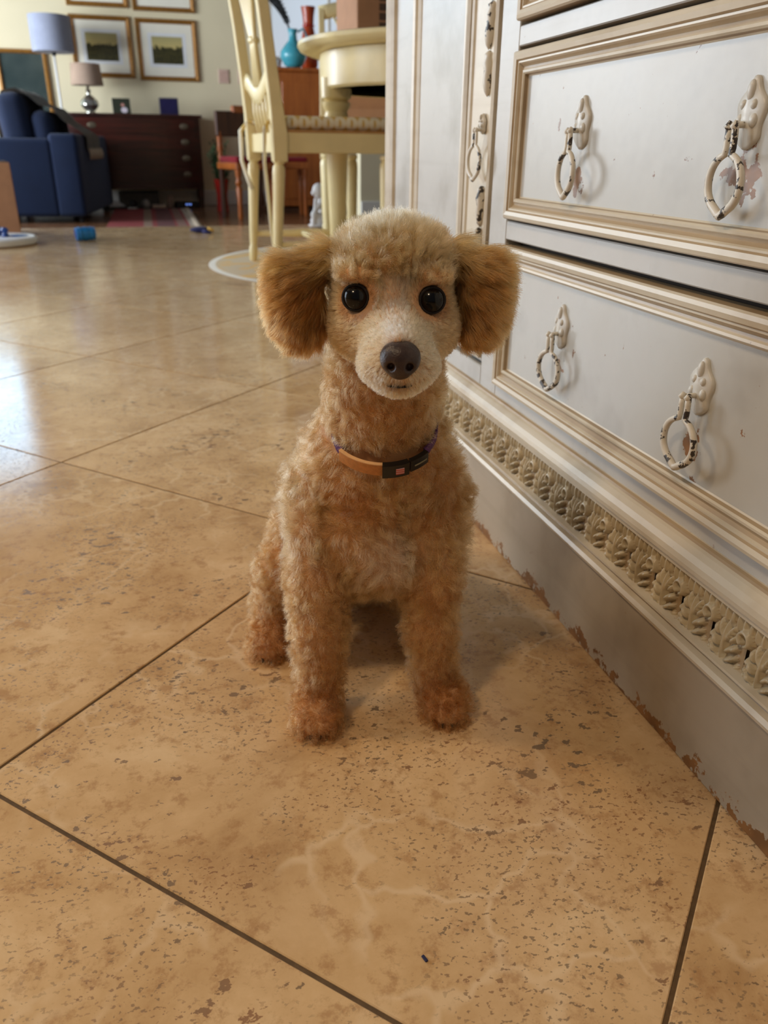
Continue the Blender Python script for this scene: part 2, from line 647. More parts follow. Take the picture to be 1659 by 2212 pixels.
# pendant lamps of the kitchen, above and behind the photographer
def pendant(x, y, z, power, label):
    e = empty('pendant_lamp', (x, y, z))
    tag(e, label, 'lamp', 'kitchen pendant lamps')
    lathe('lamp_shade', [(0.015, 0.17), (0.03, 0.165), (0.06, 0.13), (0.13, 0.02), (0.135, 0.0), (0.13, 0.004), (0.055, 0.125), (0.01, 0.155)], plain('pendant_metal', rgb(70, 60, 50), 0.4), e)
    tube('lamp_cord', [(0, 0, 0.16), (0, 0, 3.0 - z)], 0.004, M['dark_gap'], e, 6)
    t = NT('warm_bulb')
    t.set((1, 0.8, 0.5, 1), 0.5, Emission_Color=(1, 0.7, 0.4, 1), Emission_Strength=8.0)
    lathe('bulb', [(0.0, 0.03), (0.02, 0.035), (0.032, 0.06), (0.02, 0.09), (0.012, 0.12)], t.m, e)
    d = bpy.data.lights.new('pendant_light', 'AREA')
    d.shape = 'DISK'
    d.size = 0.24
    d.energy = power
    d.color = WARM
    o = bpy.data.objects.new('pendant_light', d)
    COL.objects.link(o)
    o.parent = e
    o.location = (0, 0, -0.005)
    return e


pendant(-0.95, -0.35, 2.0, 16, 'dark metal pendant lamp hanging over the kitchen end of the floor')
pendant(-1.2, 1.3, 2.0, 15, 'dark metal pendant lamp hanging nearer the garden door')

# ------------------------------------------------------------------ the painted cabinet
cab = empty('sideboard', (0.6, 0.551, 0))
tag(cab, 'large distressed off-white painted cabinet with carved plinth and ring pulls', 'cabinet')
CI = Matrix.Translation((-0.6, -0.551, 0))


def cpart(o, parent=cab):
    """parts are modelled in room coordinates; keep them there under the cabinet"""
    o.parent = parent
    if parent is cab:
        o.matrix_parent_inverse = CI
    return o


YC = 0.551
Y0, Y1 = YC - 0.717, YC + 0.717
FX = 0.350            # face frame
cpart(box('carcass', (0.368, Y0 + 0.01, 0.12), (0.82, Y1 - 0.01, 0.80), M['cab_face']))
cpart(box('top_slab', (0.325, Y0 - 0.02, 0.80), (0.83, Y1 + 0.02, 0.83), M['cab_mould'], bev=0.008, seg=3))
# plinth
cpart(box('plinth', (0.336, Y0, 0.0), (0.82, Y1, 0.086), M['cab_plinth_shaded'], bev=0.0015))
cpart(sweep_y('plinth_bead', [(0.345, 0.0835), (0.3325, 0.0845), (0.3315, 0.0875), (0.3335, 0.0905), (0.338, 0.0915), (0.3385, 0.093), (0.336, 0.0945), (0.336, 0.0965), (0.342, 0.098), (0.348, 0.098), (0.348, 0.0835)], Y0, Y1, M['cab_mould'], None, False, (4, 5), M['cab_glaze']))
cpart(sweep_y('frieze_ground', [(0.3520, 0.094), (0.3520, 0.1385), (0.40, 0.1385), (0.40, 0.094)], Y0, Y1, M['cab_carve'], None))
cpart(sweep_y('ledge_moulding', [(0.3435, 0.1355), (0.340, 0.1365), (0.3395, 0.1405), (0.3375, 0.1415), (0.3370, 0.1450), (0.3378, 0.1490), (0.3405, 0.1530), (0.3440, 0.1565), (0.3460, 0.1580), (0.3465, 0.1600), (0.3485, 0.1610), (0.40, 0.161), (0.40, 0.1355)], Y0, Y1, M['cab_mould'], None, False, (0, 2, 8, 9), M['cab_glaze']))
# face frame
fr = M['cab_face']
DY0, DY1 = 0.314, 0.788                     # drawer openings
for nm, lo, hi in (('stile', (FX, DY1 + 0.004, 0.158), (0.37, 0.836, 0.80)), ('stile', (FX, 0.266, 0.158), (0.37, DY0 - 0.004, 0.80)),
                   ('rail', (FX, DY0 - 0.004, 0.158), (0.37, DY1 + 0.004, 0.1725)), ('rail', (FX, DY0 - 0.004, 0.3255), (0.37, DY1 + 0.004, 0.3435)),
                   ('rail', (FX, DY0 - 0.004, 0.4975), (0.37, DY1 + 0.004, 0.5145)), ('rail', (FX, DY0 - 0.004, 0.668), (0.37, DY1 + 0.004, 0.80)),
                   ('rail', (FX, 0.836, 0.158), (0.37, 1.162, 0.182)), ('rail', (FX, -0.06, 0.158), (0.37, 0.266, 0.182)),
                   ('rail', (FX, 0.836, 0.76), (0.37, 1.162, 0.80)), ('rail', (FX, -0.06, 0.76), (0.37, 0.266, 0.80))):
    cpart(box(nm, lo, hi, fr, bev=0.001))
for s in (1, -1):
    def my(y):
        return YC + s * (y - YC)
    # hollow corner and outer bead at each end of the front
    a, b = sorted((my(1.162), my(1.223)))
    cpart(box('corner_hollow', (FX + 0.006, a, 0.158), (0.37, b, 0.80), M['cab_face']))
    pr = [(-0.0, 0.0), (0.004, 0.006), (0.012, 0.009), (0.022, 0.010), (0.030, 0.007), (0.036, 0.009), (0.042, 0.006), (0.046, 0.0)]
    yb = my(1.2678)
    vs = [(FX + 0.008 - p, yb - s * q, z) for z in (0.158, 0.80) for q, p in pr]
    n = len(pr)
    fs = [(i, i + 1, n + i + 1, n + i) for i in range(n - 1)] + [(n - 1, 0, n, 2 * n - 1)]
    cpart(obj('corner_bead', vs, fs, M['cab_mould']))
    a, b = sorted((my(1.24), my(1.2678)))
    cpart(box('end_panel', (FX + 0.008, a, 0.12), (0.82, b, 0.80), M['cab_face']))

DRAWER_PROF = [(0.0, -0.012), (0.0, 0.0045), (0.0012, 0.0068), (0.004, 0.0078), (0.0075, 0.0068), (0.0088, 0.0052), (0.0102, 0.0052),
               (0.0112, 0.0032), (0.0135, 0.0014), (0.0155, 0.0018), (0.0166, 0.0034), (0.0185, 0.0038), (0.0198, 0.0026), (0.0205, -0.0008), (0.0225, -0.0020)]


def plate_outline():
    pts = []
    for k in range(40):
        a = 2 * PI * k / 40
        w = 0.0118 * (1 + 0.16 * math.cos(5 * a + 0.3))
        y = w * math.sin(a) * (1.0 - 0.25 * math.cos(a))
        z = 0.019 * math.cos(a) * (1 + 0.06 * math.cos(4 * a))
        pts.append((y, z))
    return pts


def pull_meshes():
    bm = bmesh.new()
    ol = plate_outline()
    rings = []
    for s, x in ((1.0, 0.0), (1.0, -0.0015), (0.9, -0.0028), (0.55, -0.0035), (0.3, -0.0048)):
        rings.append([bm.verts.new((x, y * s, z * s)) for y, z in ol])
    for a, b in zip(rings, rings[1:]):
        for k in range(40):
            bm.faces.new((a[k], a[(k + 1) % 40], b[(k + 1) % 40], b[k]))
    bm.faces.new(rings[-1])
    # raised leaf tip above, and two scrolls
    for (cy, cz, ry, rz) in ((0, 0.012, 0.003, 0.006), (0.006, -0.004, 0.003, 0.004), (-0.006, -0.004, 0.003, 0.004), (0.0045, 0.0045, 0.0025, 0.003), (-0.0045, 0.0045, 0.0025, 0.003)):
        r = bmesh.ops.create_uvsphere(bm, u_segments=8, v_segments=6, radius=1)
        for v in r['verts']:
            v.co = Vector((v.co.x * 0.0025 - 0.0033, v.co.y * ry + cy, v.co.z * rz + cz))
    bmesh.ops.recalc_face_normals(bm, faces=bm.faces[:])
    me = bpy.data.meshes.new('pull_backplate')
    bm.to_mesh(me)
    bm.free()
    me.polygons.foreach_set('use_smooth', [True] * len(me.polygons))
    me.materials.append(M['pull_plate'])
    # post + drop ring
    vs, fs = [], []

    def addt(v, f):
        b = len(vs)
        vs.extend(v)
        fs.extend(tuple(i + b for i in q) for q in f)
    px = -0.0115
    addt(*tube_data([(-0.002, 0, -0.006), (px + 0.001, 0, -0.006)], 0.0019, 8))
    for s in (-1, 1):
        addt(*tube_data([(px + 0.0006, s * 0.0030, -0.0042), (px - 0.001, s * 0.0034, -0.0068), (px + 0.0006, s * 0.0030, -0.0092)], [0.0016, 0.0026, 0.0016], 8))
    n = 36
    pts = []
    for k in range(n + 1):
        a = -PI + 0.20 + (2 * PI - 0.40) * k / n          # opens at the top
        w = 0.0182
        y = w * math.sin(a)
        z = -0.0165 * math.cos(a)
        if z < -0.006:
            y *= 1 - 0.16 * ((-z - 0.006) / 0.0105) ** 2
            z -= 0.0022 * max(0, 1 - abs(y) / 0.006)
        pts.append((px - 0.0005, y, z - 0.0385))
    left = [(px, -0.0032, -0.0065), (px, -0.0036, -0.012), (px, -0.0036, -0.0185)]
    right = [(px, 0.0036, -0.0185), (px, 0.0036, -0.012), (px, 0.0032, -0.0065)]
    path = left + [p for p in pts] + right
    rad = [0.0021] * 3 + [0.0021 + 0.0006 * abs(math.sin(PI * k / n)) for k in range(n + 1)] + [0.0021] * 3
    addt(*tube_data(path, rad, 8))
    mr = bpy.data.meshes.new('pull_ring')
    mr.from_pydata([tuple(v) for v in vs], [], fs)
    mr.polygons.foreach_set('use_smooth', [True] * len(mr.polygons))
    mr.materials.append(M['iron'])
    return me, mr


M['pull_plate'] = painted('pull_plate_paint', rgb(208, 205, 196), rgb(190, 184, 172), 0.7, 160.0, streak=False)
ME_PLATE, ME_RING = pull_meshes()


def drawer(z0, z1, zpull, label):
    bm = bmesh.new()
    add_box(bm, (FX + 0.0015, DY0 + 0.012, z0 + 0.012), (FX + 0.016, DY1 - 0.012, z1 - 0.012))
    d = bm_obj('drawer', bm, M['cab_panel'])
    cpart(d)
    d['label'] = label
    bm = bmesh.new()
    sweep_frame(bm, DRAWER_PROF, DY0, DY1, z0, z1, FX, (0, 4, 7, 8, 12))
    o = bm_obj('drawer_moulding', bm, M['cab_mould'])
    o.data.materials.append(M['cab_glaze'])
    cpart(o, d)
    for y in (0.654, 0.448):
        for nm, me in (('pull_backplate', ME_PLATE), ('pull_ring', ME_RING)):
            q = link(nm, me, None, d, (FX + 0.0015, y, zpull))
            if nm == 'pull_ring':
                q.rotation_euler = (random.uniform(-0.05, 0.05), random.uniform(-0.04, 0.06), random.uniform(-0.15, 0.15))


drawer(0.1745, 0.3205, 0.263, 'bottom drawer with two worn ring pulls')
drawer(0.3460, 0.4930, 0.430, 'middle drawer with two worn ring pulls')
drawer(0.5175, 0.6650, 0.595, 'top drawer')
cpart(box('drawer_gap_shade', (FX + 0.017, DY0 - 0.002, 0.17), (0.3675, DY1 + 0.002, 0.67), M['dark_gap']))  # dark sheet standing in for the shade in the drawer gaps

# doors with a panel, a wide border and a carved upright strip
def husk_mesh():
    pr = [(0.0002, -0.021), (0.0022, -0.017), (0.0036, -0.008), (0.0030, 0.003), (0.0040, 0.009), (0.0026, 0.015), (0.0032, 0.018), (0.0008, 0.021)]
    vs, fs = lathe_data([(r * 1.7, z) for r, z in pr], 10, 0.9, 1.0)
    me = bpy.data.meshes.new('carved_husk')
    me.from_pydata(vs, [], fs)
    me.polygons.foreach_set('use_smooth', [True] * len(me.polygons))
    me.materials.append(M['iron'])
    return me


ME_HUSK = husk_mesh()
for s in (1, -1):
    def my(y):
        return YC + s * (y - YC)
    a, b = sorted((my(0.840), my(1.158)))
    d = cpart(box('door', (FX + 0.002, a, 0.186), (0.3675, b, 0.756), M['cab_face'], bev=0.001))
    d['label'] = 'panelled cabinet door with carved strip'
    a, b = sorted((my(0.918), my(1.122)))
    bm = bmesh.new()
    sweep_frame(bm, [(0, -0.002), (0.0, 0.004), (0.004, 0.0062), (0.010, 0.005), (0.013, 0.0022), (0.019, 0.003), (0.023, 0.001), (0.025, -0.0015)], a, b, 0.205, 0.735, FX + 0.002)
    cpart(bm_obj('panel_moulding', bm, M['cab_mould']), d)
    cpart(box('door_panel', (FX + 0.003, a + 0.02, 0.225), (FX + 0.010, b - 0.02, 0.715), M['cab_panel']), d)
    # raised border with the carving
    a, b = sorted((my(0.842), my(0.914)))
    bm = bmesh.new()
    sweep_frame(bm, [(0, -0.002), (0, 0.0035), (0.003, 0.005), (0.007, 0.004), (0.009, 0.0022), (0.010, 0.0020)], a, b, 0.190, 0.752, FX + 0.002)
    bm.faces.new([v for v in bm.verts][-4:])
    cpart(bm_obj('strip_moulding', bm, M['cab_mould']), d)
    yh = my(0.862)
    zz = 0.225
    k = 0
    while zz < 0.74:
        if not (0.375 < zz < 0.445):
            q = link('carved_husk', ME_HUSK, None, d, (FX - 0.001, yh, zz))
            q.rotation_euler = (0.10 * math.sin(k * 2.1), 0, k * 0.7)
            k += 1
        zz += 0.0425
    for nm, me in (('pull_backplate', ME_PLATE), ('pull_ring', ME_RING)):
        q = link(nm, me, None, d, (FX - 0.001, my(0.866), 0.434))
        q.scale = (1, 0.5, 0.5) if nm == 'pull_backplate' else (0.8, 0.95, 0.95)

# carved acanthus running along the frieze: one leaf mesh, many leaves
def leaf_mesh():
    W, Z0, Z1 = 0.0352, 0.0955, 0.1375
    na, nb = 34, 40
    A = np.linspace(-0.5, 0.5, na + 1)
    B = np.linspace(0, 1, nb + 1)
    aa, bb = np.meshgrid(A, B, indexing='ij')
    asp = (Z1 - Z0) / W
    H = np.zeros_like(aa)

    def blob(a, b, ra, rb, ang, h, p=1.0):
        nonlocal H
        for da in (-1, 0, 1):
            x, y = aa - a - da, (bb - b) * asp
            c, s_ = math.cos(ang), math.sin(ang)
            u, v = (x * c + y * s_) / (ra * 0.86), (-x * s_ + y * c) / (rb * 0.92)
            r = np.clip(1 - u * u - v * v, 0, None) ** (0.5 * p)
            H = np.maximum(H, 1.25 * h * r)
    # upright flutes along the top
    for k in range(6):
        blob(-0.42 + k / 6.0, 0.86, 0.042, 0.26, 0.0, 0.0034)
    # broad leaf: stem and lobes spreading from the foot
    blob(0.0, 0.36, 0.055, 0.62, 0.05, 0.0046)
    for sg in (-1, 1):
        blob(sg * 0.11, 0.55, 0.050, 0.26, -sg * 0.32, 0.0042)
        blob(sg * 0.22, 0.50, 0.060, 0.15, -sg * 0.50, 0.0046)
        blob(sg * 0.19, 0.31, 0.070, 0.16, -sg * 0.70, 0.0056)
        blob(sg * 0.30, 0.36, 0.052, 0.10, -sg * 0.55, 0.0050)
        blob(sg * 0.21, 0.13, 0.070, 0.14, -sg * 0.95, 0.0052)
        blob(sg * 0.32, 0.20, 0.052, 0.09, -sg * 0.75, 0.0046)
        blob(sg * 0.11, 0.04, 0.080, 0.08, -sg * 1.2, 0.0036)
        blob(sg * 0.38, 0.06, 0.085, 0.07, sg * 0.4, 0.0028)
    # drilled eye between neighbouring leaves: a raised collar with a hole, a deep cleft below it
    for da in (-0.5, 0.5):
        r = np.hypot(aa - da, (bb - 0.66) * asp)
        H = np.maximum(H, 0.0062 * np.clip(1 - ((r - 0.135) / 0.055) ** 2, 0, None) ** 0.5)
        H = np.where(r < 0.085, -0.0065, H)
        cl = np.hypot((aa - da) / 0.085, (bb - 0.38) * asp / 0.24)
        H = np.where(cl < 1, -0.0062 * np.clip(1.6 * (1 - cl), 0, 1), H)
    edge = np.clip(np.minimum(bb, 1 - bb) / 0.03, 0, 1)
    H = H * edge
    vs = np.stack([0.3445 - H * 1.05, aa * W, Z0 + bb * (Z1 - Z0)], -1).reshape(-1, 3)
    fs = []
    for i in range(na):
        for j in range(nb):
            p = i * (nb + 1) + j
            fs.append((p, p + 1, p + nb + 2, p + nb + 1))
    me = bpy.data.meshes.new('carved_leaf')
    me.from_pydata(vs.tolist(), [], fs)
    me.polygons.foreach_set('use_smooth', [True] * len(me.polygons))
    for m_ in (M['cab_carve'], M['cab_glaze'], M['dark_gap']):
        me.materials.append(m_)
    fh = (H[:-1, :-1] + H[1:, :-1] + H[:-1, 1:] + H[1:, 1:]) / 4        # glaze lies in the hollows, drill holes and clefts have their shade painted in
    inner = (bb[:-1, :-1] > 0.05) & (bb[:-1, :-1] < 0.93)
    idx_ = np.where(fh < -0.0012, 2, np.where((fh < 0.0009) & inner, 1, 0)).reshape(-1)
    me.polygons.foreach_set('material_index', idx_.astype(np.int32))
    me.update()
    return me


LEAF = leaf_mesh()
k = -12
while True:
    yy = 0.349 + 0.0175 + 0.035 * k
    k += 1
    if yy < Y0 + 0.0176:
        continue
    if yy > Y1 - 0.0176:
        break
    o = link('carved_leaf', LEAF, None, None, (0, yy, 0))
    cpart(o)

# ------------------------------------------------------------------ the dog
# modelled in its own frame: u to its left-hand side of the picture plane, v away from the photographer, z up
DOG = (0.5 * math.sin(YAW), 0.5 * math.cos(YAW), 0.0)
VO = 0.5


def smin(a, b, k):
    h = np.clip(0.5 + 0.5 * (b - a) / k, 0, 1)
    return b + (a - b) * h - k * h * (1 - h)


def ell(P, c, r, tilt=0.0, roll=0.0):
    x, y, z = P[..., 0] - c[0], P[..., 1] - c[1], P[..., 2] - c[2]
    if tilt:
        ct, st = math.cos(tilt), math.sin(tilt)
        y, z = y * ct + z * st, -y * st + z * ct
    if roll:
        ct, st = math.cos(roll), math.sin(roll)
        x, z = x * ct + z * st, -x * st + z * ct
    k0 = np.sqrt((x / r[0]) ** 2 + (y / r[1]) ** 2 + (z / r[2]) ** 2)
    k1 = np.sqrt((x / r[0] ** 2) ** 2 + (y / r[1] ** 2) ** 2 + (z / r[2] ** 2) ** 2)
    return k0 * (k0 - 1) / np.maximum(k1, 1e-9)


def cone(P, a, ra, b, rb):
    a, b = np.array(a, np.float32), np.array(b, np.float32)
    ab = b - a
    t = np.clip(((P - a) @ ab) / (ab @ ab), 0, 1)
    d = np.linalg.norm(P - (a + t[..., None] * ab), axis=-1)
    return d - (ra + (rb - ra) * t)


EYES = [(-0.0180, 0.4790, 0.3282), (0.0268, 0.4790, 0.3272)]
EYE_R = 0.0083
NOSE = (0.0080, 0.4275, 0.3038)


def sd_torso(P):
    d = ell(P, (-0.006, 0.566, 0.168), (0.0575, 0.054, 0.066))
    d = smin(d, ell(P, (-0.006, 0.552, 0.128), (0.050, 0.046, 0.033)), 0.02)
    d = smin(d, cone(P, (-0.008, 0.580, 0.165), 0.053, (-0.030, 0.680, 0.080), 0.062), 0.02)
    d = smin(d, ell(P, (-0.030, 0.690, 0.068), (0.072, 0.060, 0.064)), 0.02)
    d = smin(d, cone(P, (-0.004, 0.560, 0.205), 0.044, (0.0005, 0.527, 0.285), 0.0335), 0.022)      # neck
    d = smin(d, cone(P, (-0.045, 0.740, 0.090), 0.013, (-0.052, 0.775, 0.135), 0.014), 0.012)         # tail
    return d


def sd_legs(P):
    d = 1e3
    # forelegs: shoulder, forearm, wrist
    for pts in ([(-0.046, 0.556, 0.172, 0.027), (-0.0490, 0.525, 0.110, 0.0200), (-0.0495, 0.514, 0.070, 0.0165), (-0.0490, 0.506, 0.026, 0.0135)],
                [(0.034, 0.556, 0.172, 0.027), (0.0360, 0.528, 0.110, 0.0190), (0.0365, 0.520, 0.070, 0.0155), (0.0420, 0.516, 0.026, 0.0130)]):
        for p, q in zip(pts, pts[1:]):
            c = cone(P, p[:3], p[3], q[:3], q[3])
            d = c if isinstance(d, float) else smin(d, c, 0.008)
    # hind legs: thigh, shank, hock
    for sx in (0, 1):
        X = (lambda x: x) if sx == 0 else (lambda x: 0.043 + (-0.098 - x) * 0.75)
        d = smin(d, ell(P, (X(-0.072), 0.640, 0.072), (0.030, 0.046, 0.058), 0.5), 0.012)
        d = smin(d, cone(P, (X(-0.088), 0.606, 0.072), 0.022, (X(-0.094), 0.612, 0.034), 0.017), 0.012)
        d = smin(d, cone(P, (X(-0.094), 0.612, 0.034), 0.0165, (X(-0.0975), 0.596, 0.017), 0.015), 0.008)
    return d


PAWS = [(-0.0500, 0.4885, 0.0), (0.0490, 0.5040, 0.12), (-0.0985, 0.5860, -0.1), (0.043, 0.592, 0.0)]


def sd_paws(P):
    d = None
    for (x, y, tw) in PAWS:
        e = ell(P, (x, y + 0.006, 0.0135), (0.0158, 0.0190, 0.0135))
        for k, (dx, dy) in enumerate(((-0.0105, -0.0065), (-0.0038, -0.0115), (0.0038, -0.0115), (0.0105, -0.0065))):
            e = smin(e, ell(P, (x + dx - tw * dy, y + dy, 0.0085), (0.0056, 0.0085, 0.0080)), 0.003)
        d = e if d is None else np.minimum(d, e)
    return d


def sd_head(P):
    d = ell(P, (0.0040, 0.510, 0.3270), (0.0350, 0.0400, 0.0335))
    d = smin(d, ell(P, (0.0040, 0.512, 0.3380), (0.0330, 0.0350, 0.0215)), 0.012)                     # crown
    d = smin(d, ell(P, (-0.016, 0.497, 0.3080), (0.0190, 0.022, 0.0200)), 0.012)                      # cheeks
    d = smin(d, ell(P, (0.026, 0.497, 0.3080), (0.0190, 0.022, 0.0200)), 0.012)
    d = smin(d, cone(P, (0.0050, 0.486, 0.3060), 0.0240, (0.0075, 0.4455, 0.2990), 0.0172), 0.012)     # muzzle
    d = smin(d, ell(P, (-0.002, 0.452, 0.2950), (0.0140, 0.0160, 0.0125)), 0.006)                     # lips
    d = smin(d, ell(P, (0.0170, 0.452, 0.2950), (0.0140, 0.0160, 0.0125)), 0.006)
    d = smin(d, ell(P, (0.0078, 0.450, 0.2860), (0.0130, 0.0150, 0.0085)), 0.005)                      # chin
    d = smin(d, ell(P, (0.0070, 0.4500, 0.3085), (0.0088, 0.024, 0.0070), -0.25), 0.008)               # bridge of the nose
    for (x, y, z) in EYES:                                                                              # brows
        d = smin(d, ell(P, (x * 1.0, 0.4800, z + 0.0125), (0.0110, 0.0080, 0.0042)), 0.005)
    for (x, y, z) in EYES:                                                                              # sockets
        s = np.sqrt((P[..., 0] - x) ** 2 + (P[..., 1] - (y - 0.002)) ** 2 + (P[..., 2] - z) ** 2) - EYE_R * 0.96
        d = -smin(-d, s, 0.003)
    return d


EARS = [dict(at=(-0.034, 0.514, 0.350), s=-1), dict(at=(0.041, 0.516, 0.3515), s=1)]


def sd_ear(P, k):
    if k == 0:
        d = ell(P, (-0.0560, 0.506, 0.3230), (0.0170, 0.0105, 0.0245), 0, 0.18)
        d = smin(d, cone(P, (-0.033, 0.515, 0.346), 0.0095, (-0.060, 0.508, 0.3330), 0.0105), 0.008)
        d = smin(d, cone(P, (-0.0575, 0.505, 0.3180), 0.0120, (-0.0530, 0.500, 0.3020), 0.0080), 0.008)
    else:
        d = ell(P, (0.0570, 0.510, 0.3255), (0.0140, 0.0105, 0.0240), 0, -0.18)
        d = smin(d, cone(P, (0.040, 0.517, 0.348), 0.0095, (0.0585, 0.512, 0.3370), 0.0100), 0.008)
        d = smin(d, cone(P, (0.0585, 0.509, 0.3200), 0.0110, (0.0545, 0.504, 0.3060), 0.0075), 0.008)
    return d


def sd_all(P):
    d = smin(sd_torso(P), sd_legs(P), 0.010)
    d = smin(d, sd_paws(P), 0.006)
    d = smin(d, sd_head(P), 0.008)
    d = smin(d, sd_ear(P, 0), 0.003)
    d = smin(d, sd_ear(P, 1), 0.003)
    return d


def surface_nets(F, org, h):
    S = F < 0
    nx, ny, nz = F.shape
    acc = np.zeros((nx - 1, ny - 1, nz - 1, 3), np.float32)
    cnt = np.zeros((nx - 1, ny - 1, nz - 1), np.float32)
    cor = [(i, j, k) for i in (0, 1) for j in (0, 1) for k in (0, 1)]

    def sub(A, c):
        return A[c[0]:nx - 1 + c[0], c[1]:ny - 1 + c[1], c[2]:nz - 1 + c[2]]
    for a in cor:
        for ax in range(3):
            if a[ax] == 0:
                b = list(a)
                b[ax] = 1
                fa, fb = sub(F, a), sub(F, b)
                x = (fa < 0) != (fb < 0)
                t = np.where(x, fa / np.where(x, fa - fb, 1), 0)
                cnt += x
                for q in range(3):
                    acc[..., q] += np.where(x, a[q] + (t if q == ax else 0), 0)
    act = cnt > 0
    idx = -np.ones(act.shape, np.int64)
    idx[act] = np.arange(act.sum())
    cell = np.argwhere(act)
    V = org + h * (cell + acc[act] / cnt[act][:, None])
    Q = []
    for ax in range(3):
        o1, o2 = [(1, 2), (2, 0), (0, 1)][ax]
        sl0 = [slice(None)] * 3
        sl1 = [slice(None)] * 3
        sl0[ax] = slice(0, -1)
        sl1[ax] = slice(1, None)
        s0, s1 = S[tuple(sl0)], S[tuple(sl1)]
        for flip in (False, True):
            e = np.argwhere((s0 & ~s1) if not flip else (~s0 & s1))
            ok = np.ones(len(e), bool)
            for q in (o1, o2):
                ok &= (e[:, q] > 0) & (e[:, q] < F.shape[q] - 1)
            e = e[ok]

            def at(d1, d2):
                c = e.copy()
                c[:, o1] -= d1
                c[:, o2] -= d2
                return idx[c[:, 0], c[:, 1], c[:, 2]]
            q4 = [at(1, 1), at(0, 1), at(0, 0), at(1, 0)]
            if flip:
                q4 = q4[::-1]
            Q.append(np.stack(q4, 1))
    return V, np.concatenate(Q)


def grid_sdf(fn, lo, hi, h):
    ax = [np.arange(lo[i], hi[i], h, dtype=np.float32) for i in range(3)]
    F = np.empty((len(ax[0]), len(ax[1]), len(ax[2])), np.float32)
    for i, x in enumerate(ax[0]):
        P = np.stack(np.meshgrid([x], ax[1], ax[2], indexing='ij'), -1)[0]
        F[i] = fn(P)
    return surface_nets(F, np.array(lo), h)


def np_mesh(name, V, Q, mat, parent=None, smooth=True):
    me = bpy.data.meshes.new(name)
    me.from_pydata(V.tolist(), [], Q.tolist())
    if smooth:
        me.polygons.foreach_set('use_smooth', [True] * len(me.polygons))
    me.update()
    return link(name, me, mat, parent)


def local(V):
    W = np.array(V, float)
    W[..., 1] -= VO
    return W


t = NT('apricot_skin')
t.set(t.ramp(t.noise(t.coord(), 90, 3), [(0.3, rgb(176, 130, 90)), (0.7, rgb(196, 152, 110))]), 0.8)
M['skin'] = t.m
DV, DQ = grid_sdf(sd_all, (-0.135, 0.42, -0.006), (0.11, 0.81, 0.385), 0.0025)
DV[:, 2] = np.maximum(DV[:, 2], 0.0006)
dog = np_mesh('dog', local(DV), DQ, M['skin'])
dog.location = DOG
dog.rotation_euler = (0, 0, -YAW)
tag(dog, 'small apricot poodle sitting on the tiles and looking up, wearing a tan collar', 'dog')

# eyes, lids, nose, mouth, claws
t = NT('dark_eye')
p = t.coord()
sep = t.n('ShaderNodeSeparateXYZ')
t.link(p, sep.inputs[0])
rr = t.math('POWER', t.math('ADD', t.math('POWER', sep.outputs[0], 2.0), t.math('POWER', sep.outputs[2], 2.0)), 0.5)
t.set(t.ramp(rr, [(0.0, rgb(6, 5, 5)), (0.0042, rgb(9, 7, 6)), (0.0052, rgb(20, 12, 9)), (0.0075, rgb(14, 9, 8))]), 0.16)
t.b.inputs['Coat Weight'].default_value = 0.2
t.b.inputs['Specular IOR Level'].default_value = 0.25
t.b.inputs['Coat Roughness'].default_value = 0.03
M['eye'] = t.m
M['lid'] = plain('eyelid_skin', rgb(26, 18, 15), 0.8)
for e in EYES:
    bm = bmesh.new()
    bmesh.ops.create_uvsphere(bm, u_segments=28, v_segments=18, radius=EYE_R)
    o = bm_obj('eye', bm, M['eye'], dog, local(e), True)
    o['label'] = 'dark brown glossy eye'
    pts = []
    look = Vector((-0.08 if e[0] < 0 else 0.10, -1.0, 0.10)).normalized()
    ex = look.cross(Vector((0, 0, 1))).normalized()
    ez = ex.cross(look)
    for k in range(28):
        a = 2 * PI * k / 28
        rho = 0.0074
        q = ex * (rho * math.cos(a)) + ez * (rho * 0.98 * math.sin(a)) + look * 0.0040
        pts.append(Vector(local(e)) + q)
    tube('eyelid', pts, 0.0009, M['lid'], dog, 8, True)


def sd_nose(P):
    c = NOSE
    d = ell(P, (c[0], c[1] + 0.002, c[2] + 0.0022), (0.0104, 0.0098, 0.0078))
    d = smin(d, ell(P, (c[0], c[1], c[2] - 0.0042), (0.0078, 0.0080, 0.0070)), 0.005)
    for s in (-1, 1):
        d = smin(d, ell(P, (c[0] + s * 0.0066, c[1] + 0.0015, c[2] - 0.0005), (0.0042, 0.0068, 0.0058)), 0.003)
    for s in (-1, 1):
        n = ell(P, (c[0] + s * 0.0052, c[1] - 0.0085, c[2] - 0.0030), (0.0023, 0.0062, 0.0026), 0, s * 0.5)
        d = -smin(-d, n, 0.0012)
    g = np.sqrt((P[..., 0] - c[0]) ** 2 + np.maximum(P[..., 2] - c[2] + 0.001, 0) ** 2 + (P[..., 1] - c[1] + 0.0105) ** 2) - 0.0016
    return -smin(-d, g, 0.0015)


t = NT('nose_leather')
v = t.n('ShaderNodeTexVoronoi')
v.inputs['Scale'].default_value = 900
t.link(t.coord(), v.inputs['Vector'])
t.set(t.ramp(t.noise(t.coord(), 200, 3), [(0.3, rgb(44, 30, 26)), (0.7, rgb(64, 46, 40))]), 0.42)
t.bump(v.outputs['Distance'], 0.35, 0.0004)
M['nose'] = t.m
NV, NQ = grid_sdf(sd_nose, (-0.008, 0.412, 0.288), (0.025, 0.445, 0.320), 0.0006)
part_label(np_mesh('nose', local(NV), NQ, M['nose'], dog), 'dark brown leathery nose')


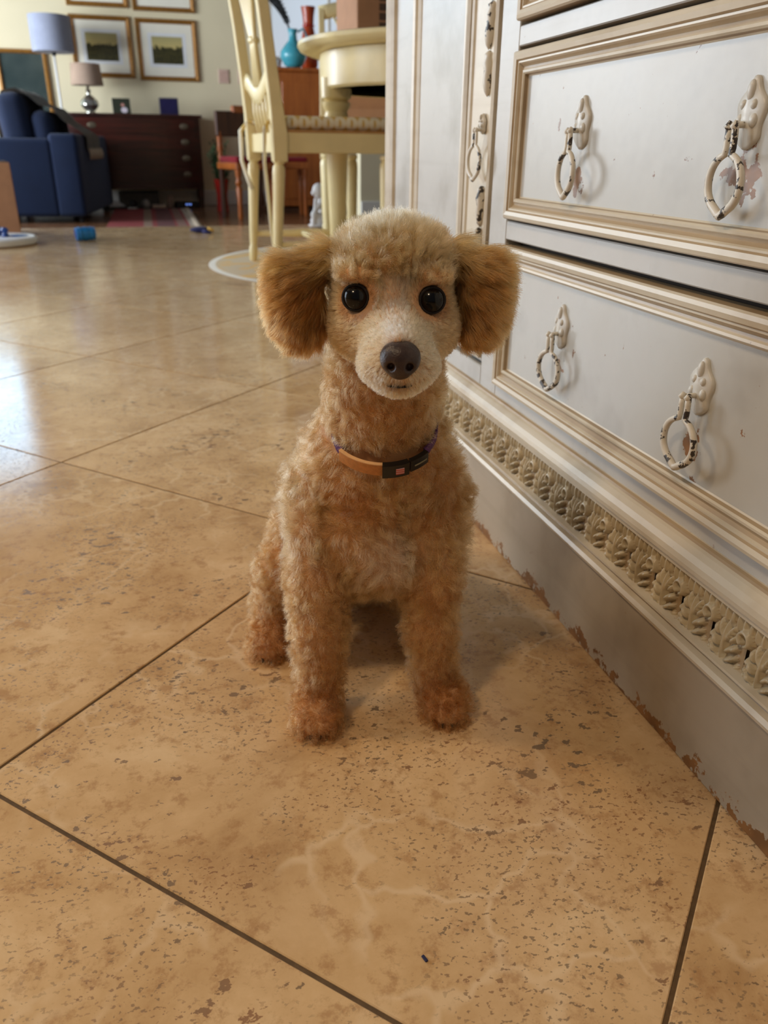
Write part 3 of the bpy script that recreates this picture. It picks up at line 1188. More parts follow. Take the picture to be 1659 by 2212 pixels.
def skin_front(x, z):
    """first v where the ray towards the dog meets its skin"""
    v = np.arange(0.415, 0.50, 0.0003)
    d = sd_all(np.stack([np.full_like(v, x), v, np.full_like(v, z)], -1).astype(np.float32))
    return v[np.argmax(d < 0)]


mouth = []
for x in np.linspace(-0.0075, 0.0075, 13):
    mz = 0.2868 + 9.0 * x * x
    mouth.append(local((0.0078 + x, skin_front(0.0078 + x, mz) - 0.0002, mz)))
tube('mouth', mouth, [0.0003] + [0.0009] * 11 + [0.0003], M['lid'], dog, 6)
for (x, y, tw) in PAWS:
    for (dx, dy) in ((-0.0105, -0.0100), (-0.0038, -0.0150), (0.0038, -0.0150), (0.0105, -0.0100)):
        q = local((x + dx - tw * dy, y + dy, 0.0075))
        tube('claw', [q, q + np.array((0, -0.003, -0.001)), q + np.array((0, -0.0055, -0.005))], [0.0017, 0.0014, 0.0004], M['lid'], dog, 6)

# ---------------------------------------------------------------- coat
# roots scattered over the skin, gathered in locks; each lock curls about its own axis
tri = np.concatenate([DQ[:, [0, 1, 2]], DQ[:, [0, 2, 3]]])
A, B_, C_ = DV[tri[:, 0]], DV[tri[:, 1]], DV[tri[:, 2]]
area = 0.5 * np.linalg.norm(np.cross(B_ - A, C_ - A), axis=1)


def normals(P, e=0.0012):
    P = P.astype(np.float32)
    g = np.stack([sd_all(P + d) - sd_all(P - d) for d in np.eye(3, dtype=np.float32) * e], -1)
    return g / np.maximum(np.linalg.norm(g, axis=1, keepdims=True), 1e-6)


def scatter(n, keep):
    """about n roots where keep(P) (0..1) allows"""
    w = area * keep((A + B_ + C_) / 3)
    f = rng.choice(len(w), n, p=w / w.sum())
    a, b = rng.random(n), rng.random(n)
    fl = a + b > 1
    a[fl], b[fl] = 1 - a[fl], 1 - b[fl]
    return A[f] + a[:, None] * (B_[f] - A[f]) + b[:, None] * (C_[f] - A[f])


def groups(P):
    """distance to each anatomical group: torso, legs, paws, head, ears"""
    P = P.astype(np.float32)
    return np.stack([sd_torso(P), sd_legs(P), sd_paws(P), sd_head(P), sd_ear(P, 0), sd_ear(P, 1)], -1)


def sstep(x, a, b):
    t = np.clip((x - a) / (b - a), 0, 1)
    return t * t * (3 - 2 * t)


def near(P, c, r0, r1):
    return 1 - sstep(np.linalg.norm(P - np.array(c), axis=-1), r0, r1)


def vnoise(P, s, seed):
    """cheap smooth value noise"""
    r = np.random.default_rng(seed)
    ph = r.random((6, 3)) * 6.28
    d = r.normal(size=(6, 3))
    o = 0
    for k in range(6):
        o = o + np.sin(P @ d[k] * s + ph[k, 0]) * np.cos(P @ d[(k + 2) % 6] * s * 0.7 + ph[k, 1])
    return o / 3.0


COLLAR_C = np.array((-0.001, 0.543, 0.2285))
COLLAR_T = 0.42          # forward tilt


def collar_dist(P):
    d = P - COLLAR_C
    return d[:, 2] * math.cos(COLLAR_T) - d[:, 1] * math.sin(COLLAR_T)


def face_mask(P):
    """close-clipped part of the head: muzzle, cheeks, round the eyes"""
    f = 1 - sstep(P[:, 2] + 0.15 * np.abs(P[:, 0] - 0.0045), 0.3390, 0.3430)
    f *= 1 - sstep(P[:, 1], 0.500, 0.512)
    f *= sstep(P[:, 2], 0.262, 0.272)
    return f


def part_eyes(P, D):
    """hair next to an eye is clipped to lie away from it"""
    for e in EYES:
        d = P - np.array(e)
        r = np.linalg.norm(d, axis=1)
        d[:, 1] *= 0.3
        d /= np.maximum(np.linalg.norm(d, axis=1, keepdims=True), 1e-5)
        D = D + d * (1.6 * (1 - sstep(r, 0.011, 0.022)))[:, None]
    return D / np.linalg.norm(D, axis=1, keepdims=True)


def strands(name, P, N, D, length, npts, lock_n, clump, curl_r, turns, rad, tint, lean=None, label=None, frizz=0.00022):
    n = len(P)
    seeds = rng.choice(n, min(lock_n, n), replace=False)
    kd = kdtree.KDTree(len(seeds))
    for i, s in enumerate(seeds):
        kd.insert(P[s], i)
    kd.balance()
    li = np.array([kd.find(p)[1] for p in P])
    sd = seeds[li]
    ls = len(seeds)
    ph = rng.random(ls) * 2 * PI
    hand = np.where(rng.random(ls) < 0.5, -1.0, 1.0)
    lr = rng.normal(size=(ls, 3))
    Dl = D[seeds] + lr * lean if lean is not None else D[seeds]
    Dl /= np.linalg.norm(Dl, axis=1, keepdims=True)
    inward = (Dl * N[seeds]).sum(1)
    Dl += N[seeds] * np.clip(0.25 - inward, 0, None)[:, None]
    Dl /= np.linalg.norm(Dl, axis=1, keepdims=True)
    ref = rng.normal(size=(ls, 3))
    e1 = np.cross(Dl, ref)
    e1 /= np.linalg.norm(e1, axis=1, keepdims=True)
    e2 = np.cross(Dl, e1)
    Lk = rng.uniform(0.86, 1.1, ls)
    tk = rng.uniform(0.7, 1.3, ls)
    rk = rng.uniform(0.7, 1.3, ls)
    L = (length * Lk[li] * rng.uniform(0.8, 1.1, n))[:, None, None]
    T = np.linspace(0, 1, npts)[None, :, None]
    own = D + rng.normal(size=(n, 3)) * 0.12
    own /= np.linalg.norm(own, axis=1, keepdims=True)
    Dm = (own * (1 - clump * 0.8) + Dl[li] * clump * 0.8)[:, None, :]
    Dm /= np.linalg.norm(Dm, axis=2, keepdims=True)
    base = P[:, None, :]
    pull = (P[sd] - P)[:, None, :] * (clump * T ** 0.8)
    # keep the pull tangential
    nn = N[:, None, :]
    pull = pull - nn * (pull * nn).sum(2, keepdims=True) * 0.7
    ang = ph[li][:, None] + (hand * tk)[li][:, None] * 2 * PI * turns * T[0, :, 0][None, :] + rng.normal(size=n)[:, None] * 0.35
    a0 = ang[:, :1]
    cr = (np.asarray(curl_r) * rk[li])[:, None] if np.ndim(curl_r) else (curl_r * rk[li])[:, None]
    ramp = np.minimum(1, T[0, :, 0] * 2.5)[None, :]
    c1 = (np.cos(ang) - np.cos(a0)) * cr * ramp
    c2 = (np.sin(ang) - np.sin(a0)) * cr * ramp
    X = base + pull + Dm * L * T + c1[..., None] * e1[li][:, None, :] + c2[..., None] * e2[li][:, None, :]
    X += np.cumsum(rng.normal(size=X.shape) * frizz, axis=1) * T
    # nothing may sink into the floor
    X[..., 2] = np.maximum(X[..., 2], 0.0008)
    cv = bpy.data.hair_curves.new(name)
    cv.add_curves([npts] * n)
    cv.attributes['position'].data.foreach_set('vector', local(X).astype(np.float32).ravel())
    ra = cv.attributes.get('radius') or cv.attributes.new('radius', 'FLOAT', 'POINT')
    prof = np.linspace(1, 0.35, npts)[None, :] * np.asarray(rad).reshape(-1, 1) * rng.uniform(0.8, 1.2, (n, 1))
    ra.data.foreach_set('value', np.broadcast_to(prof, (n, npts)).astype(np.float32).ravel())
    at = cv.attributes.new('tint', 'FLOAT_COLOR', 'CURVE')
    lock_tone = np.exp(rng.normal(size=ls) * 0.20)[li] * np.exp(rng.normal(size=n) * 0.14)
    c4 = np.ones((n, 4), np.float32)
    c4[:, :3] = np.clip(tint * lock_tone[:, None], 0.004, 0.95)
    at.data.foreach_set('color', c4.ravel())
    cv.materials.append(M['hair'])
    o = bpy.data.objects.new(name, cv)
    COL.objects.link(o)
    o.parent = dog
    o['kind'] = 'stuff'
    if label:
        o['label'] = label
    return o


t = NT('poodle_hair')
at = t.n('ShaderNodeAttribute')
at.attribute_name = 'tint'
hb = t.n('ShaderNodeBsdfHairPrincipled')
hb.parametrization = 'COLOR'
t.link(at.outputs['Color'], hb.inputs['Color'])
hb.inputs['Roughness'].default_value = 0.45
hb.inputs['Radial Roughness'].default_value = 0.7
if 'Coat' in hb.inputs:
    hb.inputs['Coat'].default_value = 0.0
hb.inputs['Random Roughness'].default_value = 0.2
t.link(hb.outputs[0], t.out.inputs['Surface'])
M['hair'] = t.m

APR = np.array(rgb(177, 131, 84)[:3])
DEEP = np.array(rgb(134, 86, 45)[:3])
CREAM = np.array(rgb(222, 186, 142)[:3])
PALE = np.array(rgb(232, 208, 182)[:3])
DARK = np.array(rgb(60, 42, 34)[:3])


def blend(c, d, w):
    return c * (1 - w[:, None]) + d * w[:, None]


def body_keep(P):
    g = groups(P)
    k = g.argmin(1)
    w = np.where(k <= 2, 1.0, 0.0)
    w = np.maximum(w, np.where(k == 3, (P[:, 2] < 0.30) * (1 - face_mask(P)), 0))
    w *= np.where(P[:, 1] > 0.64, 0.35, 1.0)          # thinner where the back is turned away
    w *= sstep(P[:, 2], 0.0015, 0.004)
    return np.where(np.abs(collar_dist(P)) < 0.0042, np.where(k == 0, 0.0, w), w)


P_all = scatter(150000, body_keep)
g_all = groups(P_all).argmin(1)
limb = ((g_all == 1) | (g_all == 2)) & (P_all[:, 2] < 0.125 + 0.01 * rng.normal(size=len(P_all)))
P = P_all[~limb]
N = normals(P)
g = groups(P)
k = g.argmin(1)
paw = near(P, (PAWS[0][0], PAWS[0][1], 0.01), 0.022, 0.034)
for q in PAWS[1:]:
    paw = np.maximum(paw, near(P, (q[0], q[1], 0.01), 0.022, 0.034))
leg = ((k == 1) | (k == 2)).astype(float) * (1 - sstep(P[:, 2], 0.10, 0.15))
swirl = np.stack([vnoise(P, 75, s) for s in (1, 2, 3)], -1)
swirl -= N * (swirl * N).sum(1, keepdims=True)
D = N * 0.62 + np.array((0, 0, -0.38)) + 0.85 * swirl
D /= np.linalg.norm(D, axis=1, keepdims=True)
L = np.full(len(P), 0.0118)
neckf = sstep(P[:, 2], 0.215, 0.25)
L *= 1 - 0.25 * neckf
cd = np.abs(collar_dist(P))
L = np.where((k == 0) & (P[:, 2] > 0.18), L * (0.55 + 0.45 * sstep(cd, 0.005, 0.013)), L)
chest = near(P, (0.004, 0.505, 0.140), 0.012, 0.034)
tint = np.tile(APR, (len(P), 1))
tint = blend(tint, DEEP, np.clip(0.35 + 0.55 * vnoise(P, 70, 9), 0, 0.8))
tint = blend(tint, DEEP, np.clip(paw * 0.85, 0, 1))
tint = blend(tint, PALE, chest * 0.55 * (0.6 + 0.4 * vnoise(P, 150, 5)))
tint = blend(tint, CREAM, 0.35 * sstep(-P[:, 0], 0.03, 0.075))  # rim light painted in: hair paler on the left side
strands('coat', P, N, D, L, 9, 2600, 0.40, 0.0015, 0.95, 0.00010, tint, 0.22, 'clipped wavy apricot coat')

# legs and paws: tighter curls
P = P_all[limb]
N = normals(P)
paw = near(P, (PAWS[0][0], PAWS[0][1], 0.01), 0.016, 0.046)
for q in PAWS[1:]:
    paw = np.maximum(paw, near(P, (q[0], q[1], 0.01), 0.016, 0.046))
swirl = np.stack([vnoise(P, 140, s) for s in (11, 12, 13)], -1)
D = N * 0.8 + np.array((0, 0, -0.35)) + 0.4 * swirl
D /= np.linalg.norm(D, axis=1, keepdims=True)
L = 0.0093 - 0.0004 * paw
tint = np.tile(APR, (len(P), 1))
tint = blend(tint, DEEP, np.clip(0.35 + 0.45 * vnoise(P, 90, 9), 0, 0.8))
tint = blend(tint, DEEP * np.array((0.84, 0.80, 0.72)), np.clip(paw * 0.9, 0, 1))
strands('leg_coat', P, N, D, L, 9, 2300, 0.42, 0.0013, 1.1, 0.00010, tint, 0.30, 'curly hair on the legs and paws')

# topknot
def knot_keep(P):
    g = groups(P)
    return np.where(g.argmin(1) == 3, sstep(P[:, 2], 0.30, 0.302) * (1 - face_mask(P)), 0.0)


P = scatter(32000, knot_keep)
N = normals(P)
D = N + np.array((0, -0.05, 0.25)) + 0.35 * np.stack([vnoise(P, 90, s) for s in (4, 5, 6)], -1)
D = part_eyes(P, D)
ek = np.minimum(np.linalg.norm(P - np.array(EYES[0]), axis=1), np.linalg.norm(P - np.array(EYES[1]), axis=1))
L = (0.006 + 0.0070 * sstep(P[:, 2], 0.335, 0.352)) * (0.4 + 0.6 * sstep(ek, 0.010, 0.022))
tint = np.tile(APR, (len(P), 1))
tint = blend(tint, CREAM, np.clip(0.35 + 0.4 * vnoise(P, 90, 19), 0, 0.7))
strands('topknot', P, N, D, L, 8, 1100, 0.5, 0.0011, 0.8, 0.00010, tint, 0.30, 'fluffy apricot topknot')

# face, close clipped
def face_keep(P):
    g = groups(P)
    w = np.where(g.argmin(1) == 3, face_mask(P), 0.0)
    for e in EYES:
        w *= sstep(np.linalg.norm(P - np.array(e), axis=1), EYE_R + 0.0002, EYE_R + 0.0018)
    w *= sstep(np.linalg.norm((P - np.array(NOSE)) / np.array((0.0112, 0.0115, 0.0098)), axis=1), 0.9, 1.0)
    return w


P = scatter(62000, face_keep)
N = normals(P)
away = P - np.array((0.008, 0.43, 0.309))
away -= N * (away * N).sum(1, keepdims=True)
away /= np.maximum(np.linalg.norm(away, axis=1, keepdims=True), 1e-4)
D = N * 0.55 + away * 0.8 + np.array((0, 0, -0.12))
D = part_eyes(P, D)
eyed = np.minimum(np.linalg.norm(P - np.array(EYES[0]), axis=1), np.linalg.norm(P - np.array(EYES[1]), axis=1))
brow = sstep(P[:, 2], 0.330, 0.342)
L = 0.0030 + 0.0035 * brow + 0.0015 * sstep(P[:, 1], 0.47, 0.50)
L *= sstep(eyed, 0.008, 0.016) * 0.75 + 0.25
tint = np.tile(CREAM, (len(P), 1))
muz = 1 - sstep(P[:, 1], 0.455, 0.485)
tint = blend(tint, APR, np.clip(0.75 - 0.65 * muz + 0.25 * vnoise(P, 120, 23), 0, 1))
tint = blend(tint, DEEP * 0.40, (1 - sstep(eyed, 0.0092, 0.0155)) * 0.85)
for e, s in zip(EYES, (1, -1)):
    tear = near(P, (e[0] + s * 0.0085, e[1] - 0.004, e[2] - 0.0075), 0.003, 0.011)
    tint = blend(tint, np.array(rgb(120, 66, 48)[:3]), tear * 0.7)
bridge = (1 - sstep(np.abs(P[:, 0] - 0.0065), 0.003, 0.010)) * sstep(P[:, 2], 0.303, 0.310) * (1 - sstep(P[:, 1], 0.465, 0.48))
tint = blend(tint, PALE, bridge * 0.8)
lip = near(P, (0.0078, 0.434, 0.2878), 0.003, 0.010) * (1 - sstep(np.abs(P[:, 2] - 0.2885), 0.002, 0.0055))
tint = blend(tint, DARK, lip * 0.75)
whisk = near(P, (-0.006, 0.440, 0.2915), 0.003, 0.008)
tint = blend(tint, DARK, whisk * 0.25)
strands('face_hair', P, N, D, L, 4, 2600, 0.3, 0.0002, 0.5, 0.00010, tint, 0.2, 'short cream hair on the face', 0.0001)

# ears: long brushed hair sweeping outwards and down
for ki, ear in enumerate(EARS):
    P = scatter(24000, lambda Q: np.where(groups(Q).argmin(1) == 4 + ki, 1.0, 0.0))
    N = normals(P)
    s = ear['s']
    fl = P - np.array(ear['at'])
    fl = fl / np.maximum(np.linalg.norm(fl, axis=1, keepdims=True), 1e-4)
    fl = fl * 0.8 + np.array((0.75 * s, -0.05, -0.35))
    fl = fl - N * (fl * N).sum(1, keepdims=True) * 0.8
    fl += 0.35 * np.stack([vnoise(P, 55, 31 + q + ki) for q in range(3)], -1)
    D = fl / np.linalg.norm(fl, axis=1, keepdims=True) + N * 0.28
    D /= np.linalg.norm(D, axis=1, keepdims=True)
    L = np.full(len(P), 0.0180)
    outw = sstep(s * (P[:, 0] - ear['at'][0]), 0.02, 0.04)
    L *= 1 - 0.45 * outw
    L *= 1 - 0.35 * (1 - sstep(P[:, 2], 0.296, 0.315))
    tint = np.tile(DEEP, (len(P), 1))
    tint = blend(tint, APR, np.clip(0.45 + 0.5 * vnoise(P, 80, 41 + ki) + 0.6 * sstep(P[:, 2], 0.335, 0.352), 0, 1))
    streak = vnoise(P * np.array((0.5, 1, 2.2)), 260, 61 + ki)
    tint = tint * (1 + 0.22 * streak[:, None]) * np.array((1.16, 1.0, 0.84))
    strands('ear_hair', P, N, D, L, 8, 700, 0.45, 0.0009, 0.6, 0.00011, tint, 0.15, 'long brushed ear hair')

# ---------------------------------------------------------------- collar
col_e = empty('collar', (0, 0, 0))
col_e.parent = dog
col_e['label'] = 'tan leather collar with black buckle'
M['leather'] = plain('tan_leather', rgb(190, 122, 62), 0.38, 0.15, 300)
M['leather_edge'] = plain('pale_leather_edge', rgb(226, 178, 124), 0.5)
M['webbing'] = plain('patterned_webbing', rgb(88, 44, 96), 0.8, 0.5, 700)
M['black_plastic'] = plain('black_plastic', rgb(16, 15, 16), 0.35)
CR_U, CR_V = 0.0375, 0.0420


def collar_pt(a, off=0.0, h=0.0):
    """a = 0 towards the photographer, positive to the picture's right"""
    u, v = (CR_U + off) * math.sin(a), -(CR_V + off) * math.cos(a)
    y = v * math.cos(COLLAR_T) - h * math.sin(COLLAR_T)
    z = v * math.sin(COLLAR_T) + h * math.cos(COLLAR_T)
    return COLLAR_C + np.array((u, y, z))


def band(name, a0, a1, w, th, mat, off=0.0, n=24, parent=col_e, h0=0.0):
    vs, fs = [], []
    for k in range(n + 1):
        a = a0 + (a1 - a0) * k / n
        for o_, h in ((off, -w / 2), (off + th, -w / 2), (off + th, w / 2), (off, w / 2)):
            vs.append(local(collar_pt(a, o_, h + h0)))
    for k in range(n):
        for q in range(4):
            fs.append((k * 4 + q, k * 4 + (q + 1) % 4, k * 4 + 4 + (q + 1) % 4, k * 4 + 4 + q))
    fs.append((3, 2, 1, 0))
    fs.append(tuple(n * 4 + q for q in range(4)))
    bm = bmesh.new()
    bv = [bm.verts.new(v) for v in vs]
    for f in fs:
        bm.faces.new([bv[i] for i in f])
    return bm_obj(name, bm, mat, parent)


part_label(band('leather_strap', -0.80, 0.02, 0.0098, 0.0022, M['leather'], 0.003), 'smooth tan leather strap')
band('strap_edge', -0.80, 0.02, 0.0008, 0.0024, M['leather_edge'], 0.0029, h0=0.0050)
part_label(band('webbing', -2 * PI + 0.82, -0.80, 0.0088, 0.0014, M['webbing'], 0.0005, 60), 'purple patterned webbing')
part_label(band('buckle', -0.01, 0.42, 0.0112, 0.0046, M['black_plastic'], 0.0026, 8), 'black plastic buckle')
part_label(band('slider', 0.45, 0.80, 0.0100, 0.0036, M['black_plastic'], 0.0026, 8), 'black plastic slider')
t = NT('flag_badge')
s_ = t.n('ShaderNodeSeparateXYZ')
t.link(t.coord('Generated'), s_.inputs[0])
st = t.math('GREATER_THAN', t.math('FRACT', t.math('MULTIPLY', s_.outputs[2], 3.0)), 0.5)
t.set(t.mix(st, rgb(196, 84, 70), rgb(198, 150, 150)), 0.5)
part_label(band('flag_badge', 0.20, 0.33, 0.0050, 0.0006, t.m, 0.0072, 4), 'small red flag badge')
band('stitching', 0.52, 0.76, 0.0010, 0.0005, plain('pale_thread', rgb(150, 140, 110), 0.9), 0.0062, 6)

# ------------------------------------------------------------------ dining corner
M['cream'] = plain('cream_lacquer', rgb(240, 222, 168), 0.32, 0.05, 12)
M['cream_rub'] = plain('rubbed_edge', rgb(186, 138, 84), 0.5, 0.15, 40)
M['card'] = plain('cardboard', rgb(186, 140, 108), 0.85, 0.06, 25)
M['card_dark'] = plain('cardboard_print', rgb(92, 72, 60), 0.8)
M['mahog'] = wood('mahogany', rgb(32, 11, 8), rgb(72, 26, 17), 0.28, 0, 4)
M['brown'] = wood('brown_piano_wood', rgb(150, 78, 32), rgb(190, 108, 48), 0.35, 2, 5)
M['brown_dark'] = wood('dark_walnut', rgb(62, 34, 22), rgb(92, 54, 34), 0.4, 2, 5)
M['navy'] = fabric('navy_upholstery', rgb(10, 30, 62))
M['navy_soft'] = fabric('navy_cushion', rgb(11, 27, 56))
M['gold'] = plain('gilt_frame', rgb(150, 104, 44), 0.42, 0.3, 60, Metallic=0.35)
M['mat'] = plain('cream_mount', rgb(236, 232, 216), 0.9, 0.02, 10)
M['white'] = plain('white_plastic', rgb(226, 228, 230), 0.4, 0.03, 10)
M['black'] = plain('black_rubber', rgb(18, 18, 20), 0.6)


def turned(r, z0, z1):
    h = z1 - z0
    return [(r * 0.50, z0), (r * 0.72, z0 + h * 0.02), (r * 0.80, z0 + h * 0.13), (r * 0.62, z0 + h * 0.155), (r * 0.66, z0 + h * 0.18),
            (r * 0.78, z0 + h * 0.30), (r * 1.0, z0 + h * 0.88), (r * 0.95, z0 + h * 0.93), (r * 0.68, z0 + h * 0.955), (r * 0.95, z0 + h * 0.97), (r * 0.98, z1)]


def dining_chair(loc, rz, label):
    """seat runs along +x from the back posts at x = 0; y across"""
    e = empty('dining_chair', loc, rz)
    tag(e, label, 'chair')
    hw_ = 0.21
    for s in (-1, 1):
        o = lathe('leg', turned(0.021, 0, 0.375), M['cream'], e, (0.02, s * hw_, 0.0), 18)
        o.rotation_euler = (0, 0.06, 0)
        lathe('leg', turned(0.024, 0, 0.385), M['cream'], e, (0.43, s * (hw_ - 0.01), 0.0), 18)
        # back post: square block at the seat, then a raked upright
        bm = bmesh.new()
        pts = [(0.045, 0.365, 0.024), (0.045, 0.45, 0.026), (0.04, 0.52, 0.022), (0.028, 0.64, 0.019), (0.012, 0.80, 0.018), (-0.015, 1.0, 0.017)]
        rings = []
        for x, z, r in pts:
            rings.append([bm.verts.new((x + dx * r, s * hw_ + dy * r * 0.82, z)) for dx, dy in ((-1, -1), (1, -1), (1, 1), (-1, 1))])
        for a, b in zip(rings, rings[1:]):
            for k in range(4):
                bm.faces.new((a[k], a[(k + 1) % 4], b[(k + 1) % 4], b[k]))
        bm.faces.new(rings[0])
        bm.faces.new(rings[-1])
        bmesh.ops.bevel(bm, geom=bm.edges[:], offset=0.003, segments=1, affect='EDGES')
        bm_obj('back_post', bm, M['cream'], e)
    # seat rails
    for s in (-1, 1):
        box('seat_rail', (0.06, s * hw_ - 0.012, 0.392), (0.45, s * hw_ + 0.012, 0.455), M['cream'], e, 0.003)
    box('seat_rail', (0.435, -hw_, 0.392), (0.458, hw_, 0.455), M['cream'], e, 0.003)
    box('seat_rail', (0.035, -hw_, 0.392), (0.058, hw_, 0.455), M['cream'], e, 0.003)
    part_label(box('seat', (0.05, -hw_ - 0.012, 0.453), (0.465, hw_ + 0.012, 0.463), M['cream_rub'], e, 0.004), 'seat board with rubbed brown edge')
    # stretchers
    for s in (-1, 1):
        tube('stretcher', [(0.03, s * hw_, 0.10), (0.12, s * hw_, 0.10), (0.22, s * hw_, 0.10), (0.33, s * hw_, 0.10), (0.43, s * (hw_ - 0.01), 0.10)], [0.009, 0.012, 0.016, 0.012, 0.009], M['cream'], e, 10)
    tube('stretcher', [(0.22, -hw_, 0.10), (0.22, 0, 0.10), (0.22, hw_, 0.10)], [0.009, 0.014, 0.009], M['cream'], e, 10)
    # lower back rail (dipped in the middle), spindles below it, wheatsheaf splat above
    pr = [(0.030, y, 0.625 - 0.055 * math.cos(y / hw_ * PI / 2) ** 2) for y in np.linspace(-hw_, hw_, 13)]
    tube('back_rail', pr, [0.030] * 13, M['cream'], e, 10, flat=(1.0, 0.4))
    for y in (-0.10, -0.05, 0.0, 0.05, 0.10):
        tube('spindle', [(0.046, y, 0.45), (0.036, y * 1.05, 0.52), (0.032, y, 0.585)], [0.006, 0.008, 0.006], M['cream'], e, 8)
    for k, y in enumerate((-0.12, -0.08, -0.04, 0.0, 0.04, 0.08, 0.12)):
        tube('splat_reed', [(0.030, y * 0.35, 0.60), (0.020, y * 0.22, 0.74), (0.008, y * 0.6, 0.84), (-0.012, y * 1.3, 0.975)], [0.010, 0.008, 0.008, 0.006], M['cream'], e, 8)
    tube('splat_band', [(0.021, -0.034, 0.735), (0.015, -0.012, 0.737), (0.015, 0.012, 0.737), (0.021, 0.034, 0.735), (0.028, 0.012, 0.735), (0.028, -0.012, 0.735)], 0.012, M['cream'], e, 8, True)
    tube('crest_rail', [(-0.012, y, 0.985 + 0.03 * math.cos(y / hw_ * PI / 2)) for y in np.linspace(-hw_ - 0.01, hw_ + 0.01, 11)], [0.03] * 11, M['cream'], e, 10, flat=(1.0, 0.45))
    return e


dining_chair((0.372, 3.08, 0.0030), 0.08, 'cream dining chair with turned legs and a tied seat cushion')
dining_chair((1.07, 4.20, 0.0030), -PI / 2 - 0.2, 'cream dining chair on the far side of the round table, box on its seat')
dining_chair((1.78, 3.30, 0.0030), PI, 'cream dining chair standing opposite the cushioned one')

# cushion with lattice print and ties
t = NT('lattice_cushion_fabric')
co = t.mapping(t.coord(), (1, 1, 0), (0, 0, 0.785))
sx = t.n('ShaderNodeSeparateXYZ')
t.link(co, sx.inputs[0])
fa = t.math('ABSOLUTE', t.math('SUBTRACT', t.math('FRACT', t.math('MULTIPLY', sx.outputs[0], 34.0)), 0.5))
fb = t.math('ABSOLUTE', t.math('SUBTRACT', t.math('FRACT', t.math('MULTIPLY', sx.outputs[1], 34.0)), 0.5))
t.set(t.mix(t.smooth(t.math('MINIMUM', fa, fb), 0.16, 0.22), rgb(244, 236, 212), rgb(220, 188, 112)), 0.95)
bm = bmesh.new()
add_box(bm, (-0.195, -0.20, 0.0), (0.195, 0.20, 0.042), 0.019, 4)
cush = bm_obj('seat_cushion', bm, t.m, None, (0.632, 3.10, 0.4664), True, (0, 0, 0.08))
tag(cush, 'yellow and white lattice seat cushion tied to the cream chair', 'cushion')
for s, dz in ((-1, 0.33), (1, 0.10)):
    tube('cushion_tie', [(-0.19, s * 0.17, 0.02), (-0.235, s * 0.19, 0.035), (-0.262, s * 0.21, 0.0), (-0.266, s * 0.2, -0.10), (-0.25, s * 0.185, -0.10 - dz * 0.6), (-0.236, s * 0.18, -0.10 - dz)],
         [0.006, 0.007, 0.009, 0.007, 0.008, 0.009], t.m, cush, 6, flat=(1.0, 0.35))

# round table
tab = empty('dining_table', (1.10, 3.20, 0.003))
tag(tab, 'round cream lacquered dining table with turned legs', 'table')
lathe('table_top', [(0.40, 0.722), (0.500, 0.724), (0.522, 0.732), (0.530, 0.744), (0.528, 0.756), (0.515, 0.760), (0.0, 0.760)], M['cream'], tab, n=64)
lathe('apron', [(0.425, 0.605), (0.440, 0.603), (0.448, 0.612), (0.448, 0.72), (0.43, 0.724), (0.43, 0.605)], M['cream'], tab, n=64)
part_label(lathe('underside', [(0.0, 0.695), (0.428, 0.695), (0.428, 0.70), (0.0, 0.70)], plain('raw_table_underside', rgb(142, 120, 88), 0.8), tab, n=48), 'dark unpainted underside')
for k in range(4):
    a = PI + 0.06 + k * PI / 2
    lathe('leg', [(0.018, 0), (0.026, 0.01), (0.030, 0.06), (0.024, 0.075), (0.03, 0.09), (0.042, 0.42), (0.048, 0.50), (0.040, 0.53), (0.05, 0.545), (0.052, 0.56), (0.040, 0.565), (0.055, 0.575), (0.056, 0.64)], M['cream'], tab, (0.405 * math.cos(a), 0.405 * math.sin(a), 0), 20)

# round mat under the table
t = NT('round_mat_weave')
d = t.vmath('LENGTH', t.mapping(t.coord(), (1, 1, 0)))
n = t.noise(t.coord(), 5, 3, 0.6, 1.0)
c = t.mix(t.smooth(n, 0.50, 0.56), rgb(204, 186, 156), rgb(220, 180, 110))
c = t.mix(t.smooth(d, 0.700, 0.706), c, rgb(236, 232, 222))
t.set(c, 0.9)
mat_o = lathe('round_mat', [(0.0, 0.0), (0.727, 0.0), (0.729, 0.0013), (0.725, 0.0026), (0.0, 0.0026)], t.m, None, (0.92, 3.15, 0.0003), 96)
tag(mat_o, 'round beige and yellow mat with white border under the dining table', 'mat')


def carton(name, lo, hi, label, parts=True, rz=0.0, loc=(0, 0, 0)):
    o = empty(name, loc, rz)
    tag(o, label, 'box')
    box('carton_body', lo, hi, M['card'], o, 0.003)
    return o


bx1 = carton('cardboard_box', (-0.17, -0.13, 0), (0.2, 0.13, 0.24), 'pinkish cardboard box with printed strip on the round table', loc=(0.96, 3.42, 0.7632), rz=0.08)
for k in range(7):
    part_label(box('printed_strip', (-0.085, -0.1312, 0.02 + k * 0.030), (-0.035, -0.1302, 0.043 + k * 0.030), M['card_dark'], bx1), 'dark printed strip')
bx2 = carton('cardboard_box', (-0.17, -0.12, 0), (0.17, 0.12, 0.11), 'brown cardboard box with open flap on the far dining chair', loc=(1.06, 3.93, 0.4672), rz=-0.25)
obj('flap', [(-0.17, -0.12, 0.108), (0.17, -0.12, 0.108), (0.17, -0.155, 0.17), (-0.17, -0.155, 0.17), (-0.17, -0.117, 0.110), (0.17, -0.117, 0.110), (0.17, -0.152, 0.172), (-0.17, -0.152, 0.172)],
    [(0, 1, 2, 3), (7, 6, 5, 4), (0, 4, 5, 1), (1, 5, 6, 2), (2, 6, 7, 3), (3, 7, 4, 0)], M['card'], bx2)
